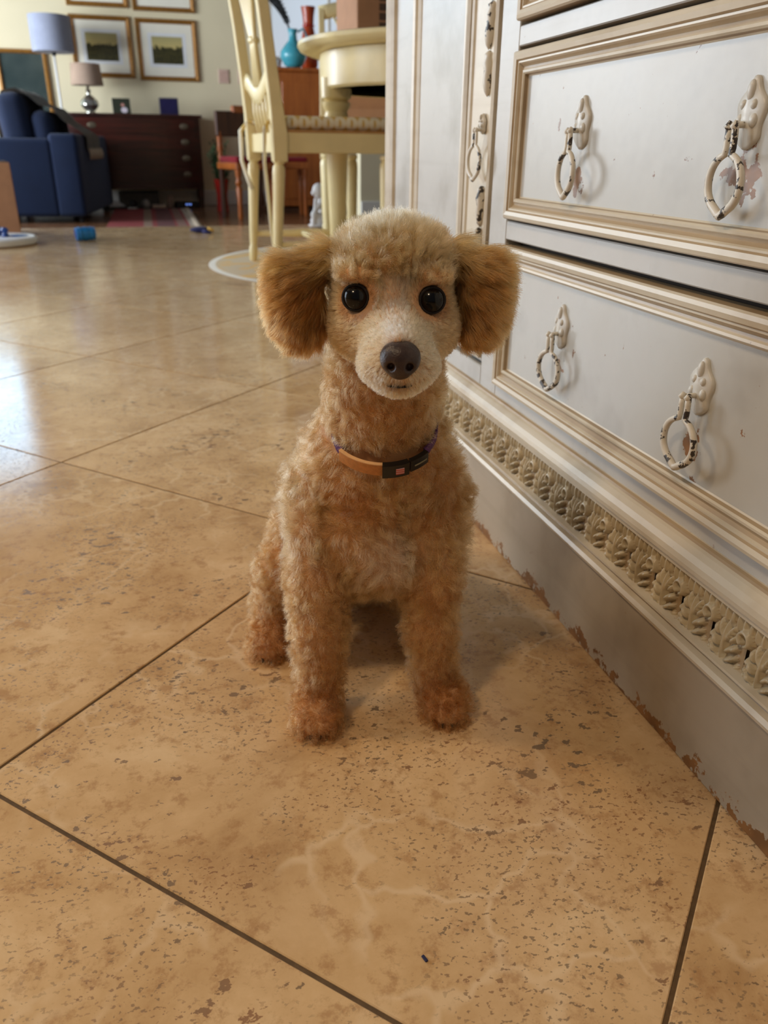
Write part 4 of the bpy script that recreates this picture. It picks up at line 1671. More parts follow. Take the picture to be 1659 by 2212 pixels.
for k in range(2):
    box('printed_mark', (-0.10 + k * 0.09, -0.1212, 0.03 + 0.012 * k), (-0.05 + k * 0.09, -0.1202, 0.055 + 0.012 * k), M['card_dark'], bx2)

# ------------------------------------------------------------------ toys on the tiles
disc = empty('puzzle_toy', (-0.72, 4.10, 0.0))
tag(disc, 'round white plastic puzzle toy with blue pegs on the tiles', 'toy')
lathe('disc_base', [(0.0, 0.0002), (0.195, 0.0002), (0.205, 0.008), (0.205, 0.026), (0.195, 0.034), (0.175, 0.030), (0.0, 0.030)], M['white'], disc, n=40)
M['blue'] = plain('blue_plastic', rgb(34, 70, 140), 0.4)
M['sky'] = plain('bright_blue_plastic', rgb(28, 120, 190), 0.35)
for k, (x, y) in enumerate(((-0.02, 0.10), (0.04, 0.06), (0.07, 0.02), (-0.06, 0.05))):
    lathe('peg', [(0.014, 0.03), (0.016, 0.036), (0.010, 0.048), (0.017, 0.060), (0.010, 0.070)], M['blue'], disc, (x, y, 0), 12)
lathe('peg_slot', [(0.04, 0.0302), (0.042, 0.032), (0.03, 0.034), (0.0, 0.034)], M['sky'], disc, (0.12, 0.05, 0), 16)
barrel = empty('barrel_toy', (-0.311, 4.19, 0.032), 0.35)
tag(barrel, 'bright blue ridged barrel toy lying on the tiles', 'toy')
o = lathe('barrel_body', [(0.022, -0.045), (0.030, -0.042), (0.028, -0.034), (0.032, -0.028), (0.029, -0.018), (0.032, -0.006), (0.032, 0.006), (0.029, 0.018), (0.032, 0.028), (0.028, 0.034), (0.030, 0.042), (0.022, 0.045)], M['sky'], barrel, n=20)
o.rotation_euler = (0, PI / 2, 0)
o = lathe('end_cap', [(0.016, -0.047), (0.020, -0.046), (0.020, -0.044)], M['blue'], barrel, n=16)
o.rotation_euler = (0, PI / 2, 0)
fish = empty('plush_toy', (0.25, 4.50, 0.0), -0.2)
tag(fish, 'flat navy plush toy with a yellow tip on the tiles', 'toy')
bm = bmesh.new()
bmesh.ops.create_uvsphere(bm, u_segments=18, v_segments=12, radius=1)
for v in bm.verts:
    v.co = Vector((v.co.x * 0.050 * (1 - 0.25 * v.co.x), v.co.y * 0.035, max(v.co.z, -0.9) * 0.016 + 0.0150))
bm_obj('plush_body', bm, fabric('navy_plush', rgb(34, 34, 84)), fish, smooth=True)
tube('plush_tip', [(0.035, -0.01, 0.020), (0.058, -0.02, 0.016), (0.066, -0.022, 0.010)], [0.010, 0.008, 0.003], plain('yellow_plush', rgb(206, 160, 70), 0.9), fish, 8)
tube('plush_leg', [(0.01, -0.03, 0.010), (0.03, -0.05, 0.009), (0.055, -0.06, 0.008)], [0.010, 0.009, 0.006], fabric('navy_plush_leg', rgb(34, 34, 84)), fish, 8)

post = empty('scratching_post', (-0.79, 4.60, 0.0), 0.25)
tag(post, 'tall brown cardboard scratching box standing at the edge of the tiles', 'scratcher')
box('post_body', (-0.13, -0.10, 0.0005), (0.13, 0.10, 0.335), M['card'], post, 0.004)
box('post_cap', (-0.12, -0.09, 0.335), (0.12, 0.09, 0.340), M['card_dark'], post)
yt = empty('chew_toy', (-0.775, 4.585, 0.3402))
tag(yt, 'small tan chew toy on top of the cardboard scratching box', 'toy')
tube('chew_body', [(-0.05, 0, 0.012), (-0.02, 0.005, 0.014), (0.02, 0.0, 0.014), (0.05, 0.004, 0.012)], [0.012, 0.013, 0.013, 0.011], plain('tan_rubber', rgb(196, 150, 84), 0.6), yt, 10)
tube('chew_ring', [(0.05 + 0.016 * math.cos(a), 0.016 * math.sin(a), 0.008) for a in np.linspace(0, 2 * PI, 14)[:-1]], 0.007, M['card_dark'], yt, 8, True)

# small blue scrap near the camera
o = box('paper_scrap', (-0.0022, -0.0009, 0.0001), (0.0022, 0.0009, 0.0012), plain('navy_scrap', rgb(38, 36, 70), 0.8), None, 0.0003, loc=(0.1040, 0.2760, 0), rot=(0, 0, 1.9))
tag(o, 'tiny navy blue scrap on the tile', 'scrap')

# ------------------------------------------------------------------ sunken living room
# pictures on the back wall
def painting(kind):
    t = NT('landscape_print_' + kind)
    g = t.coord('Generated')
    s = t.n('ShaderNodeSeparateXYZ')
    t.link(g, s.inputs[0])
    n = t.noise(t.mapping(g, (3, 1, 2), loc=(len(kind) * 3.3, 0, 0)), 2.0, 5)
    hill = t.math('SUBTRACT', s.outputs[2], t.math('ADD', 0.28, t.math('MULTIPLY', n, 0.62)))
    sky = t.ramp(s.outputs[2], [(0.5, rgb(206, 186, 120)), (1.0, rgb(168, 160, 112))])
    land = t.ramp(t.noise(g, 9, 4), [(0.3, rgb(34, 34, 20)), (0.7, rgb(78, 74, 38))])
    t.set(t.mix(t.smooth(hill, -0.02, 0.05), land, sky), 0.35)
    return t.m


def framed(x0, x1, z0, z1, label, kind):
    w = 0.042
    e = empty('framed_picture', ((x0 + x1) / 2, BY - 0.001, (z0 + z1) / 2))
    tag(e, label, 'picture', 'gilt framed landscape prints')
    hx, hz = (x1 - x0) / 2, (z1 - z0) / 2
    bm = bmesh.new()
    rings = []
    for ins, pr in ((0, 0), (0, 0.02), (0.006, 0.028), (0.020, 0.026), (0.030, 0.018), (0.036, 0.020), (w, 0.012), (w, 0.004)):
        rings.append([bm.verts.new((sx * (hx - ins), -pr, sz * (hz - ins))) for sx, sz in ((-1, -1), (1, -1), (1, 1), (-1, 1))])
    for a, b in zip(rings, rings[1:]):
        for k in range(4):
            bm.faces.new((a[k], a[(k + 1) % 4], b[(k + 1) % 4], b[k]))
    bm_obj('gilt_frame', bm, M['gold'], e)
    box('mount', (-hx + w - 0.004, -0.008, -hz + w - 0.004), (hx - w + 0.004, -0.002, hz - w + 0.004), M['mat'], e)
    box('mount_bevel', (-0.185, -0.0095, -0.150), (0.185, -0.008, 0.150), M['white'], e)
    box('print', (-0.150, -0.0105, -0.120), (0.150, -0.0095, 0.120), painting(kind), e)
    return e


framed(-0.58, -0.01, 1.04, 1.575, 'gilt framed dusky hill print behind the grey floor lamp', 'a')
framed(0.04, 0.625, 1.025, 1.57, 'gilt framed print of trees against a yellow sky above the dresser', 'bbb')
framed(-0.58, -0.01, 1.645, 2.18, 'gilt framed print hung over the dusky hill print', 'cc')
framed(0.035, 0.63, 1.63, 2.175, 'gilt framed print hung over the yellow sky print', 'dddd')

# tall gilt mirror by the window
mir = empty('wall_mirror', (-1.06, BY - 0.001, 0.93))
tag(mir, 'gilt framed mirror on the wall beside the grey floor lamp', 'mirror')
bm = bmesh.new()
rings = []
for ins, pr in ((0, 0), (0, 0.03), (0.02, 0.034), (0.035, 0.02), (0.035, 0.006)):
    rings.append([bm.verts.new((sx * (0.23 - ins), -pr, sz * (0.33 - ins))) for sx, sz in ((-1, -1), (1, -1), (1, 1), (-1, 1))])
for a, b in zip(rings, rings[1:]):
    for k in range(4):
        bm.faces.new((a[k], a[(k + 1) % 4], b[(k + 1) % 4], b[k]))
bm_obj('gilt_frame', bm, M['gold'], mir)
t = NT('aged_mirror_glass')
t.set(t.ramp(t.noise(t.coord(), 3.0, 4), [(0.35, rgb(84, 104, 104)), (0.65, rgb(120, 136, 132))]), 0.12, Metallic=0.75)
box('mirror_glass', (-0.20, -0.008, -0.30), (0.20, -0.004, 0.30), t.m, mir)

# small plaques by the window trim
for x0, x1, lb in ((0.82, 0.93, 'small pinkish plaque on the wall nearer the gilt pictures'), (1.02, 1.09, 'small pinkish plaque on the wall nearer the cream chair back')):
    e = empty('wall_plaque', ((x0 + x1) / 2, BY - 0.0005, 1.085))
    tag(e, lb, 'plaque')
    h = (x1 - x0) / 2
    box('plaque_frame', (-h, -0.010, -0.065), (h, 0, 0.065), plain('pink_frame', rgb(214, 188, 170), 0.7, 0.05), e, 0.004)
    box('plaque_face', (-h + 0.015, -0.012, -0.05), (h - 0.015, -0.010, 0.05), plain('pink_print', rgb(206, 172, 156), 0.8, 0.15, 60), e)

# dresser
dr = empty('dresser', (-0.10, 8.95, LOW))
tag(dr, 'dark mahogany bow-front dresser with brass pulls under the pictures', 'dresser')


def bow(x):
    return 0.06 * (1 - (x / 0.67) ** 2)


def bow_panel(name, x0, x1, z0, z1, d0, d1, mat, par=dr, n=14, bev=0.0):
    """panel following the curved front; d0/d1 distance in front of / behind the curve"""
    bm = bmesh.new()
    cols = []
    for x in np.linspace(x0, x1, n):
        y = -bow(x)
        cols.append([bm.verts.new((x, y - d0, z0)), bm.verts.new((x, y - d0, z1)), bm.verts.new((x, y + d1, z1)), bm.verts.new((x, y + d1, z0))])
    for a, b in zip(cols, cols[1:]):
        for k in range(4):
            bm.faces.new((a[k], a[(k + 1) % 4], b[(k + 1) % 4], b[k]))
    bm.faces.new(cols[0])
    bm.faces.new(cols[-1])
    return bm_obj(name, bm, mat, par)


bow_panel('dresser_body', -0.66, 0.66, 0.225, 0.838, 0.0, 0.46, M['mahog'])
bow_panel('dresser_top', -0.685, 0.685, 0.838, 0.862, 0.025, 0.47, M['mahog'])
bow_panel('skirt', -0.66, 0.66, 0.185, 0.232, 0.004, 0.02, M['mahog'])
M['brass'] = plain('old_silver_brass', rgb(112, 102, 86), 0.4, 0.2, 80, Metallic=0.7)
zs = [0.245, 0.395, 0.545, 0.690, 0.826]
for i in range(4):
    q = bow_panel('drawer', -0.61, 0.61, zs[i] + 0.006, zs[i + 1] - 0.008, 0.010, 0.0, M['mahog'])
    for x in (-0.36, 0.50):
        zc = (zs[i] + zs[i + 1]) / 2
        o = lathe('oval_pull', [(0.0, -0.004), (0.045, -0.003), (0.045, 0.0), (0.03, 0.004), (0.0, 0.006)], M['brass'], q, (x, -bow(x) - 0.012, zc), 18, (PI / 2, 0, 0), 1.0, 0.6)
for sx in (-1, 1):
    for y0 in (0.0, 0.40):
        bm = bmesh.new()
        rings = []
        for z, r in ((0, 0.017), (0.20, 0.028), (0.235, 0.030)):
            rings.append([bm.verts.new((sx * 0.63 + dx * r, y0 + 0.028 + dy * r, z)) for dx, dy in ((-1, -1), (1, -1), (1, 1), (-1, 1))])
        for a, b in zip(rings, rings[1:]):
            for k in range(4):
                bm.faces.new((a[k], a[(k + 1) % 4], b[(k + 1) % 4], b[k]))
        bm.faces.new(rings[0])
        bm.faces.new(rings[-1])
        bm_obj('leg', bm, M['mahog'], dr)
DT = LOW + 0.8622

lamp = empty('table_lamp', (-0.465, 9.12, DT))
tag(lamp, 'table lamp with taupe drum shade and silvery gourd base on the dresser', 'lamp')
t = NT('mercury_glass')
t.set(t.ramp(t.noise(t.coord(), 18, 3), [(0.35, rgb(150, 150, 146)), (0.65, rgb(214, 212, 204))]), 0.12, Metallic=0.9)
lathe('lamp_base', [(0.0, 0.0), (0.055, 0.0), (0.055, 0.012), (0.035, 0.02), (0.06, 0.04), (0.085, 0.075), (0.08, 0.11), (0.045, 0.145), (0.02, 0.165), (0.018, 0.185), (0.026, 0.20), (0.014, 0.215), (0.012, 0.28)], t.m, lamp, n=28)
M['shade_t'] = fabric('taupe_linen', rgb(170, 146, 128), 500)
lathe('lamp_shade', [(0.150, 0.245), (0.1515, 0.245), (0.134, 0.428), (0.1325, 0.428)], M['shade_t'], lamp, n=36)
tube('finial', [(0, 0, 0.27), (0, 0, 0.44)], 0.005, M['brass'], lamp, 8)

fl = empty('floor_lamp', (-0.725, 9.05, LOW))
tag(fl, 'floor lamp with grey-blue drum shade and thin white pole behind the navy sofa', 'lamp')
lathe('lamp_base', [(0.0, 0.0), (0.13, 0.0), (0.13, 0.012), (0.03, 0.022), (0.012, 0.03)], M['white'], fl, n=28)
tube('pole', [(0, 0, 0.02), (0, 0, 1.40)], 0.010, M['white'], fl, 10)
lathe('socket', [(0.012, 1.34), (0.022, 1.35), (0.022, 1.40), (0.012, 1.41)], M['black'], fl, n=12)
M['shade_g'] = fabric('grey_blue_linen', rgb(150, 156, 176), 500)
lathe('lamp_shade', [(0.184, 1.37), (0.186, 1.37), (0.184, 1.665), (0.182, 1.665)], M['shade_g'], fl, n=40)

# photo frames on the dresser
t = NT('family_snapshot')
g = t.coord('Generated')
b1 = t.math('SUBTRACT', 1.0, t.smooth(t.vmath('DISTANCE', t.mapping(g, (1, 0, 1)), (0.66, 0, 0.22)), 0.16, 0.26))
b2 = t.math('SUBTRACT', 1.0, t.smooth(t.vmath('DISTANCE', t.mapping(g, (1, 0, 1)), (0.58, 0, 0.60)), 0.09, 0.14))
c = t.mix(b1, rgb(52, 56, 44), rgb(214, 204, 214))
c = t.mix(b2, c, rgb(196, 140, 128))
t.set(c, 0.3)
pf = empty('photo_frame', (-0.17, 9.12, DT), 0.08)
tag(pf, 'dark photo frame with a family snapshot standing on the dresser', 'photo frame')
R_ = (-0.16, 0, 0)
o = box('frame', (-0.085, 0.0, 0.0), (0.085, 0.012, 0.145), plain('dark_green_frame', rgb(46, 48, 38), 0.4), pf, 0.003, rot=R_)
o = box('snapshot', (-0.072, -0.0015, 0.012), (0.072, 0.0, 0.133), t.m, pf, rot=R_)
box('strut', (-0.02, 0.028, 0.0), (0.02, 0.07, 0.006), M['black'], pf)
nb = empty('photo_frame', (0.285, 9.13, DT), -0.03)
tag(nb, 'plain navy blue picture frame standing on the dresser', 'photo frame')
box('frame', (-0.092, 0.0, 0.0), (0.092, 0.016, 0.158), plain('navy_frame', rgb(36, 32, 62), 0.35), nb, 0.003, rot=(-0.1, 0, 0))
box('inset', (-0.078, -0.0015, 0.014), (0.078, 0.0, 0.144), plain('navy_inset', rgb(30, 26, 64), 0.2, 0.3, 8), nb, rot=(-0.1, 0, 0))
box('strut', (-0.02, 0.030, 0.0), (0.02, 0.075, 0.006), M['black'], nb)

# sofa seen from its arm end, facing away to the window side
so = empty('sofa', (-0.50, 7.20, LOW), -0.10)
tag(so, 'navy blue upholstered sofa with loose back cushions and a throw', 'sofa')


def soft(name, lo, hi, r, mat, par, rot=None, loc=(0, 0, 0), puff=0.0):
    bm = bmesh.new()
    add_box(bm, lo, hi, r, 4)
    if puff:
        c = [(lo[i] + hi[i]) / 2 for i in range(3)]
        s = [(hi[i] - lo[i]) / 2 for i in range(3)]
        for v in bm.verts:
            q = [(v.co[i] - c[i]) / s[i] for i in range(3)]
            v.co.x += puff * q[0] * (1 - q[1] ** 2) * (1 - q[2] ** 2)
    return bm_obj(name, bm, mat, par, loc, True, rot)


soft('sofa_base', (-0.95, 0.02, 0.06), (-0.02, 1.58, 0.32), 0.03, M['navy'], so)
soft('arm', (-0.97, 0.0, 0.05), (-0.20, 0.20, 0.625), 0.035, M['navy'], so)
soft('arm', (-0.97, 1.40, 0.05), (-0.20, 1.60, 0.625), 0.035, M['navy'], so)
soft('back', (-0.22, 0.0, 0.05), (0.0, 1.60, 0.66), 0.035, M['navy'], so)
soft('seat_cushion', (-0.98, 0.21, 0.32), (-0.22, 0.80, 0.46), 0.05, M['navy_soft'], so)
soft('seat_cushion', (-0.98, 0.81, 0.32), (-0.22, 1.39, 0.46), 0.05, M['navy_soft'], so)
soft('back_cushion', (-0.16, 0.22, 0.0), (0.06, 0.98, 0.50), 0.08, M['navy_soft'], so, (0, -0.10, 0), (-0.42, 0, 0.46), 0.05)
soft('back_cushion', (-0.09, 0.24, 0.0), (0.07, 0.96, 0.37), 0.07, M['navy_soft'], so, (0, -0.05, 0), (-0.27, 0, 0.46), 0.03)
for x, y in ((-0.9, 0.1), (-0.06, 0.1), (-0.9, 1.5), (-0.06, 1.5)):
    lathe('foot', [(0.018, 0.0), (0.026, 0.055), (0.03, 0.06)], M['black'], so, (x, y, 0), 12)
# throw draped over the cushions and the back
bm = bmesh.new()
cols = []
path = [(-0.64, 0.62), (-0.645, 0.80), (-0.585, 0.955), (-0.47, 0.978), (-0.385, 0.945), (-0.31, 0.875), (-0.21, 0.852), (-0.14, 0.76), (-0.03, 0.690), (0.022, 0.65), (0.028, 0.55)]
for j, y in enumerate(np.linspace(0.30, 0.95, 12)):
    cols.append([bm.verts.new((x + 0.008 * math.sin(j * 1.7 + i), y + 0.02 * math.sin(i * 0.9), z + 0.010 * math.sin(j * 2.3 + i * 0.5))) for i, (x, z) in enumerate(path)])
for a, b in zip(cols, cols[1:]):
    for k in range(len(path) - 1):
        bm.faces.new((a[k], a[k + 1], b[k + 1], b[k]))
bmesh.ops.solidify(bm, geom=bm.faces[:], thickness=0.012)
th = bm_obj('throw_blanket', bm, fabric('taupe_throw', rgb(124, 114, 104), 300), None, (0, 0, 0), True)
th.location = so.location
th.rotation_euler = so.rotation_euler
tag(th, 'grey-brown knitted throw draped over the navy sofa cushions', 'blanket')
M['fringe'] = plain('cream_fringe', rgb(176, 160, 140), 0.95)
for j in range(14):
    y = 0.30 + j * 0.05
    tube('tassel', [(0.036, y, 0.555), (0.045, y + 0.004, 0.51), (0.04, y - 0.003, 0.47)], [0.007, 0.008, 0.004], M['fringe'], th, 5)

# side table with white things beyond the sofa arm
st = empty('side_table', (-1.25, 9.05, LOW))
tag(st, 'small wooden side table beside the navy sofa', 'table')
# (only its top shows above the sofa arm)
box('table_top', (-0.17, -0.16, 0.60), (0.10, 0.16, 0.625), M['brown_dark'], st, 0.004)
for x in (-0.15, 0.08):
    for y in (-0.14, 0.14):
        box('leg', (x - 0.014, y - 0.014, 0.0), (x + 0.014, y + 0.014, 0.60), M['brown_dark'], st, 0.002)
mg = empty('mug', (-1.19, 9.03, LOW + 0.6252))
tag(mg, 'white mug on the small side table', 'mug')
lathe('mug_body', [(0.0, 0.0), (0.040, 0.0), (0.045, 0.01), (0.046, 0.12), (0.043, 0.12), (0.041, 0.012), (0.0, 0.010)], M['white'], mg, n=24)
tube('handle', [(-0.044, 0, 0.10), (-0.075, 0, 0.09), (-0.075, 0, 0.045), (-0.044, 0, 0.03)], 0.007, M['white'], mg, 8)
for k, lb in enumerate(('folded white paper lying on the small side table', 'folded white paper on top of the other sheet')):
    o = box('folded_paper', (-0.07 + 0.01 * k, -0.05, 0.0), (0.06, 0.06, 0.020), M['white'], None, 0.003, loc=(-1.32, 9.02, LOW + 0.6252 + 0.0205 * k), rot=(0, 0, 0.2 * k))
    tag(o, lb, 'paper')

# striped rug
t = NT('striped_kilim')
s = t.n('ShaderNodeSeparateXYZ')
t.link(t.coord('Generated'), s.inputs[0])
wob = t.math('ADD', s.outputs[0], t.math('MULTIPLY', t.noise(t.coord(), 3, 2), 0.02))
t.link(wob, t.n('ShaderNodeMath').inputs[0])
rr_ = t.n('ShaderNodeValToRGB')
rr_.color_ramp.interpolation = 'CONSTANT'
t.link(wob, rr_.inputs[0])
stops = [(0.0, (132, 26, 26)), (0.42, (132, 106, 86)), (0.52, (130, 30, 28)), (0.58, (92, 40, 40)), (0.78, (132, 30, 28)), (0.81, (128, 92, 78)), (0.92, (140, 28, 28)), (0.95, (180, 166, 148))]
els = rr_.color_ramp.elements
while len(els) < len(stops):
    els.new(0.5)
for e_, (p_, c_) in zip(els, stops):
    e_.position = p_
    e_.color = rgb(*c_)
t.set(t.mix(t.math('MULTIPLY', t.noise(t.coord(), 40, 3), 0.5), rr_.outputs[0], rgb(70, 36, 36)), 0.95)
rug = empty('striped_rug', (-0.12, 7.8, LOW))
tag(rug, 'red and taupe striped rug in front of the dresser', 'rug')
box('rug_pile', (-0.22, -1.2, 0.0005), (0.45, 0.98, 0.008), t.m, rug, 0.002)
for k in range(21):
    y = -1.18 + k * 0.103
    tube('tassel', [(0.45, y, 0.006), (0.475, y + 0.01, 0.010), (0.50, y - 0.004, 0.005)], [0.012, 0.016, 0.006], M['fringe'], rug, 5)

# odds and ends under the dresser
def shoe(x, y, rz, c, label):
    e = empty('shoe', (x, y, LOW + 0.0005), rz)
    tag(e, label, 'shoe', 'shoes under the dresser')
    bm = bmesh.new()
    bmesh.ops.create_uvsphere(bm, u_segments=16, v_segments=10, radius=1)
    for v in bm.verts:
        zz_ = max(v.co.z, -0.2)
        v.co = Vector((v.co.x * 0.12, v.co.y * 0.042 * (1 - 0.2 * v.co.x), (zz_ + 0.2) * (0.055 - 0.03 * v.co.x) + 0.016))
    bm_obj('shoe_upper', bm, plain('shoe_leather', c, 0.6), e, smooth=True)
    box('sole', (-0.118, -0.040, 0.0), (0.118, 0.040, 0.018), M['black'] if sum(c[:3]) > 0.6 else M['white'], e, 0.006)


yz = 8.93
shoe(-0.35, yz, 0.2, rgb(196, 196, 200), 'white shoe under the dresser, next to the navy sofa')
shoe(-0.16, yz, 1.4, rgb(26, 26, 30), 'black shoe with white sole under the dresser')
shoe(-0.04, yz, 1.65, rgb(150, 146, 142), 'grey shoe under the dresser beside the black one')
for nm, lo, hi, lc, c, lb in (
        ('storage_bag', (-0.20, -0.10, 0), (0.20, 0.10, 0.15), (-0.10, 9.20, LOW + 0.0005), rgb(96, 94, 92), 'slumped grey bag at the wall under the dresser'),
        ('tissue_pack', (-0.07, -0.04, 0), (0.07, 0.04, 0.035), (0.09, 8.96, LOW + 0.0005), rgb(196, 176, 160), 'beige soft pack under the dresser'),
        ('small_carton', (-0.03, -0.03, 0), (0.03, 0.03, 0.12), (0.205, 9.0, LOW + 0.0005), rgb(150, 128, 116), 'upright small tan carton under the dresser')):
    tag(soft(nm, lo, hi, 0.012, plain(nm + '_stuff', c, 0.8), None, None, lc), lb, 'bag' if 'bag' in nm else 'box')
rt_ = empty('set_top_box', (0.37, 8.98, LOW + 0.0005), 0.1)
tag(rt_, 'flat black electronic box with tiny blue lights under the dresser', 'electronics')
box('casing', (-0.115, -0.08, 0), (0.115, 0.08, 0.06), M['black'], rt_, 0.008)
tl = NT('blue_led')
tl.set((0.1, 0.2, 1, 1), 0.4, Emission_Color=(0.2, 0.35, 1, 1), Emission_Strength=3.0)
for k in range(3):
    box('status_light', (-0.02 + k * 0.022, -0.0815, 0.035), (-0.012 + k * 0.022, -0.080, 0.042), tl.m, rt_)

# red vase with a green plant
vs_ = empty('floor_vase', (0.69, 8.40, LOW))
tag(vs_, 'tall red floor vase beside the wooden chair', 'vase')
M['redglaze'] = plain('red_glaze', rgb(168, 36, 26), 0.25)
lathe('vase_body', [(0.0, 0.0), (0.05, 0.0), (0.055, 0.02), (0.05, 0.15), (0.07, 0.29), (0.066, 0.295), (0.045, 0.15), (0.0, 0.02)], M['redglaze'], vs_, n=28)
lathe('vase_foot', [(0.05, 0.0), (0.06, 0.004), (0.06, 0.012), (0.05, 0.02)], M['redglaze'], vs_, n=28)
pl = empty('green_plant', (0.69, 8.40, LOW + 0.022))
tag(pl, 'feathery green plant standing in the red floor vase', 'plant')
M['green'] = plain('fern_green', rgb(58, 86, 48), 0.7, 0.35, 30)
for k in range(26):
    a, s_ = rng.random() * 2 * PI, rng.uniform(0.05, 0.14)
    hh = rng.uniform(0.40, 0.62)
    bx_, by_ = math.cos(a) * s_, math.sin(a) * s_
    vs2, fs2 = tube_data([(0, 0, 0), (bx_ * 0.2, by_ * 0.2, 0.27), (bx_ * 0.6, by_ * 0.6, hh * 0.8), (bx_, by_, hh)], [0.002, 0.002, 0.002, 0.001], 5)
    for q in range(16):
        f = 0.45 + 0.55 * q / 16
        c0 = Vector((bx_ * f ** 1.6, by_ * f ** 1.6, hh * f))
        a2 = rng.random() * 2 * PI
        tip = c0 + Vector((math.cos(a2) * 0.05, math.sin(a2) * 0.05, 0.03))
        sd_ = Vector((-math.sin(a2), math.cos(a2), 0)) * 0.011
        b0 = len(vs2)
        vs2 += [c0, (c0 + tip) / 2 + sd_, tip, (c0 + tip) / 2 - sd_]
        fs2.append((b0, b0 + 1, b0 + 2, b0 + 3))
    obj('frond', vs2, fs2, M['green'], pl)

# carved wooden side chair with a red seat
wc = empty('wooden_chair', (0.86, 7.60, LOW), 0.35)
tag(wc, 'carved brown wooden chair with red seat by the piano', 'chair')
M['redseat'] = fabric('red_velvet', rgb(130, 24, 34), 400)
for x in (-0.17, 0.17):
    lathe('leg', [(0.016, 0.0), (0.022, 0.02), (0.02, 0.12), (0.028, 0.25), (0.018, 0.27), (0.03, 0.30), (0.018, 0.33), (0.026, 0.36), (0.026, 0.44)], M['brown'], wc, (x, -0.16, 0), 14)
    box('leg', (x - 0.018, 0.15, 0), (x + 0.018, 0.19, 0.46), M['brown_dark'], wc, 0.004)
    lathe('back_post', [(0.02, 0.46), (0.024, 0.50), (0.016, 0.53), (0.026, 0.56), (0.018, 0.60), (0.022, 0.64), (0.022, 0.70)], M['brown'], wc, (x, 0.17, 0), 14)
box('seat_frame', (-0.20, -0.19, 0.40), (0.20, 0.20, 0.455), M['brown'], wc, 0.008)
soft('seat', (-0.195, -0.185, 0.45), (0.195, 0.15, 0.505), 0.02, M['redseat'], wc)
box('back_panel', (-0.20, 0.15, 0.66), (0.20, 0.19, 0.86), M['brown_dark'], wc, 0.008)
box('crest', (-0.04, 0.145, 0.84), (0.21, 0.195, 0.905), M['brown'], wc, 0.012)
ps = empty('piano_stool', (1.24, 7.84, LOW), 0.0)
tag(ps, 'brown wooden stool with turned legs between the carved chair and the piano', 'stool')
for x in (-0.15, 0.15):
    for y in (-0.12, 0.12):
        lathe('leg', [(0.014, 0.0), (0.02, 0.02), (0.018, 0.2), (0.026, 0.30), (0.016, 0.33), (0.026, 0.36), (0.026, 0.42)], M['brown'], ps, (x, y, 0), 12)
box('stool_frame', (-0.18, -0.15, 0.40), (0.18, 0.15, 0.46), M['brown'], ps, 0.006)
soft('stool_seat', (-0.175, -0.145, 0.455), (0.175, 0.145, 0.50), 0.018, M['redseat'], ps)

# upright piano, end on
pn = empty('upright_piano', (1.46, 8.30, LOW))
tag(pn, 'brown wooden upright piano in front of the bright window', 'piano')
box('piano_case', (-0.20, 0.0, 0.03), (0.42, 0.62, 1.22), M['brown'], pn, 0.006)
box('piano_lid', (-0.22, -0.02, 1.22), (0.44, 0.64, 1.255), M['brown'], pn, 0.008)
box('side_panel', (-0.16, -0.008, 0.12), (0.38, 0.0, 1.14), M['brown'], pn, 0.003)
bm = bmesh.new()
pr = [(-0.20, 0.60), (-0.44, 0.60), (-0.46, 0.64), (-0.46, 0.74), (-0.40, 0.82), (-0.28, 0.96), (-0.24, 1.06), (-0.20, 1.08)]
va = [bm.verts.new((x, 0.01, z)) for x, z in pr]
vb = [bm.verts.new((x, 0.61, z)) for x, z in pr]
for k in range(len(pr)):
    bm.faces.new((va[k], va[(k + 1) % len(pr)], vb[(k + 1) % len(pr)], vb[k]))
bm.faces.new(va)
bm.faces.new(vb)
bm_obj('key_bed', bm, M['brown_dark'], pn)
box('toe_block', (-0.44, 0.0, 0.0), (0.44, 0.62, 0.06), M['brown_dark'], pn, 0.006)
for y in (0.04, 0.54):
    lathe('key_leg', [(0.03, 0.06), (0.04, 0.10), (0.028, 0.2), (0.034, 0.5), (0.045, 0.58), (0.04, 0.60)], M['brown_dark'], pn, (-0.40, y + 0.02, 0), 16)
PT = LOW + 1.2552

jug = empty('teal_jug', (1.44, 8.42, PT))
tag(jug, 'round turquoise ceramic jug holding dark feathers on the piano', 'jug')
M['teal'] = plain('turquoise_glaze', rgb(70, 160, 178), 0.25, 0.1, 30)
lathe('jug_body', [(0.0, 0.0), (0.05, 0.0), (0.09, 0.03), (0.122, 0.09), (0.118, 0.14), (0.08, 0.19), (0.040, 0.23), (0.034, 0.28), (0.048, 0.32), (0.042, 0.318), (0.028, 0.28), (0.0, 0.24)], M['teal'], jug, n=32)
tube('jug_handle', [(0.05, 0, 0.30), (0.10, 0, 0.33), (0.13, 0, 0.27), (0.115, 0, 0.17)], 0.010, M['teal'], jug, 8)
M['feather'] = plain('dark_feather', rgb(58, 60, 64), 0.9, 0.3, 60)
ft = empty('feather_bunch', (1.44, 8.42, PT + 0.245))
tag(ft, 'bunch of dark grey feathers standing in the turquoise jug', 'feathers')
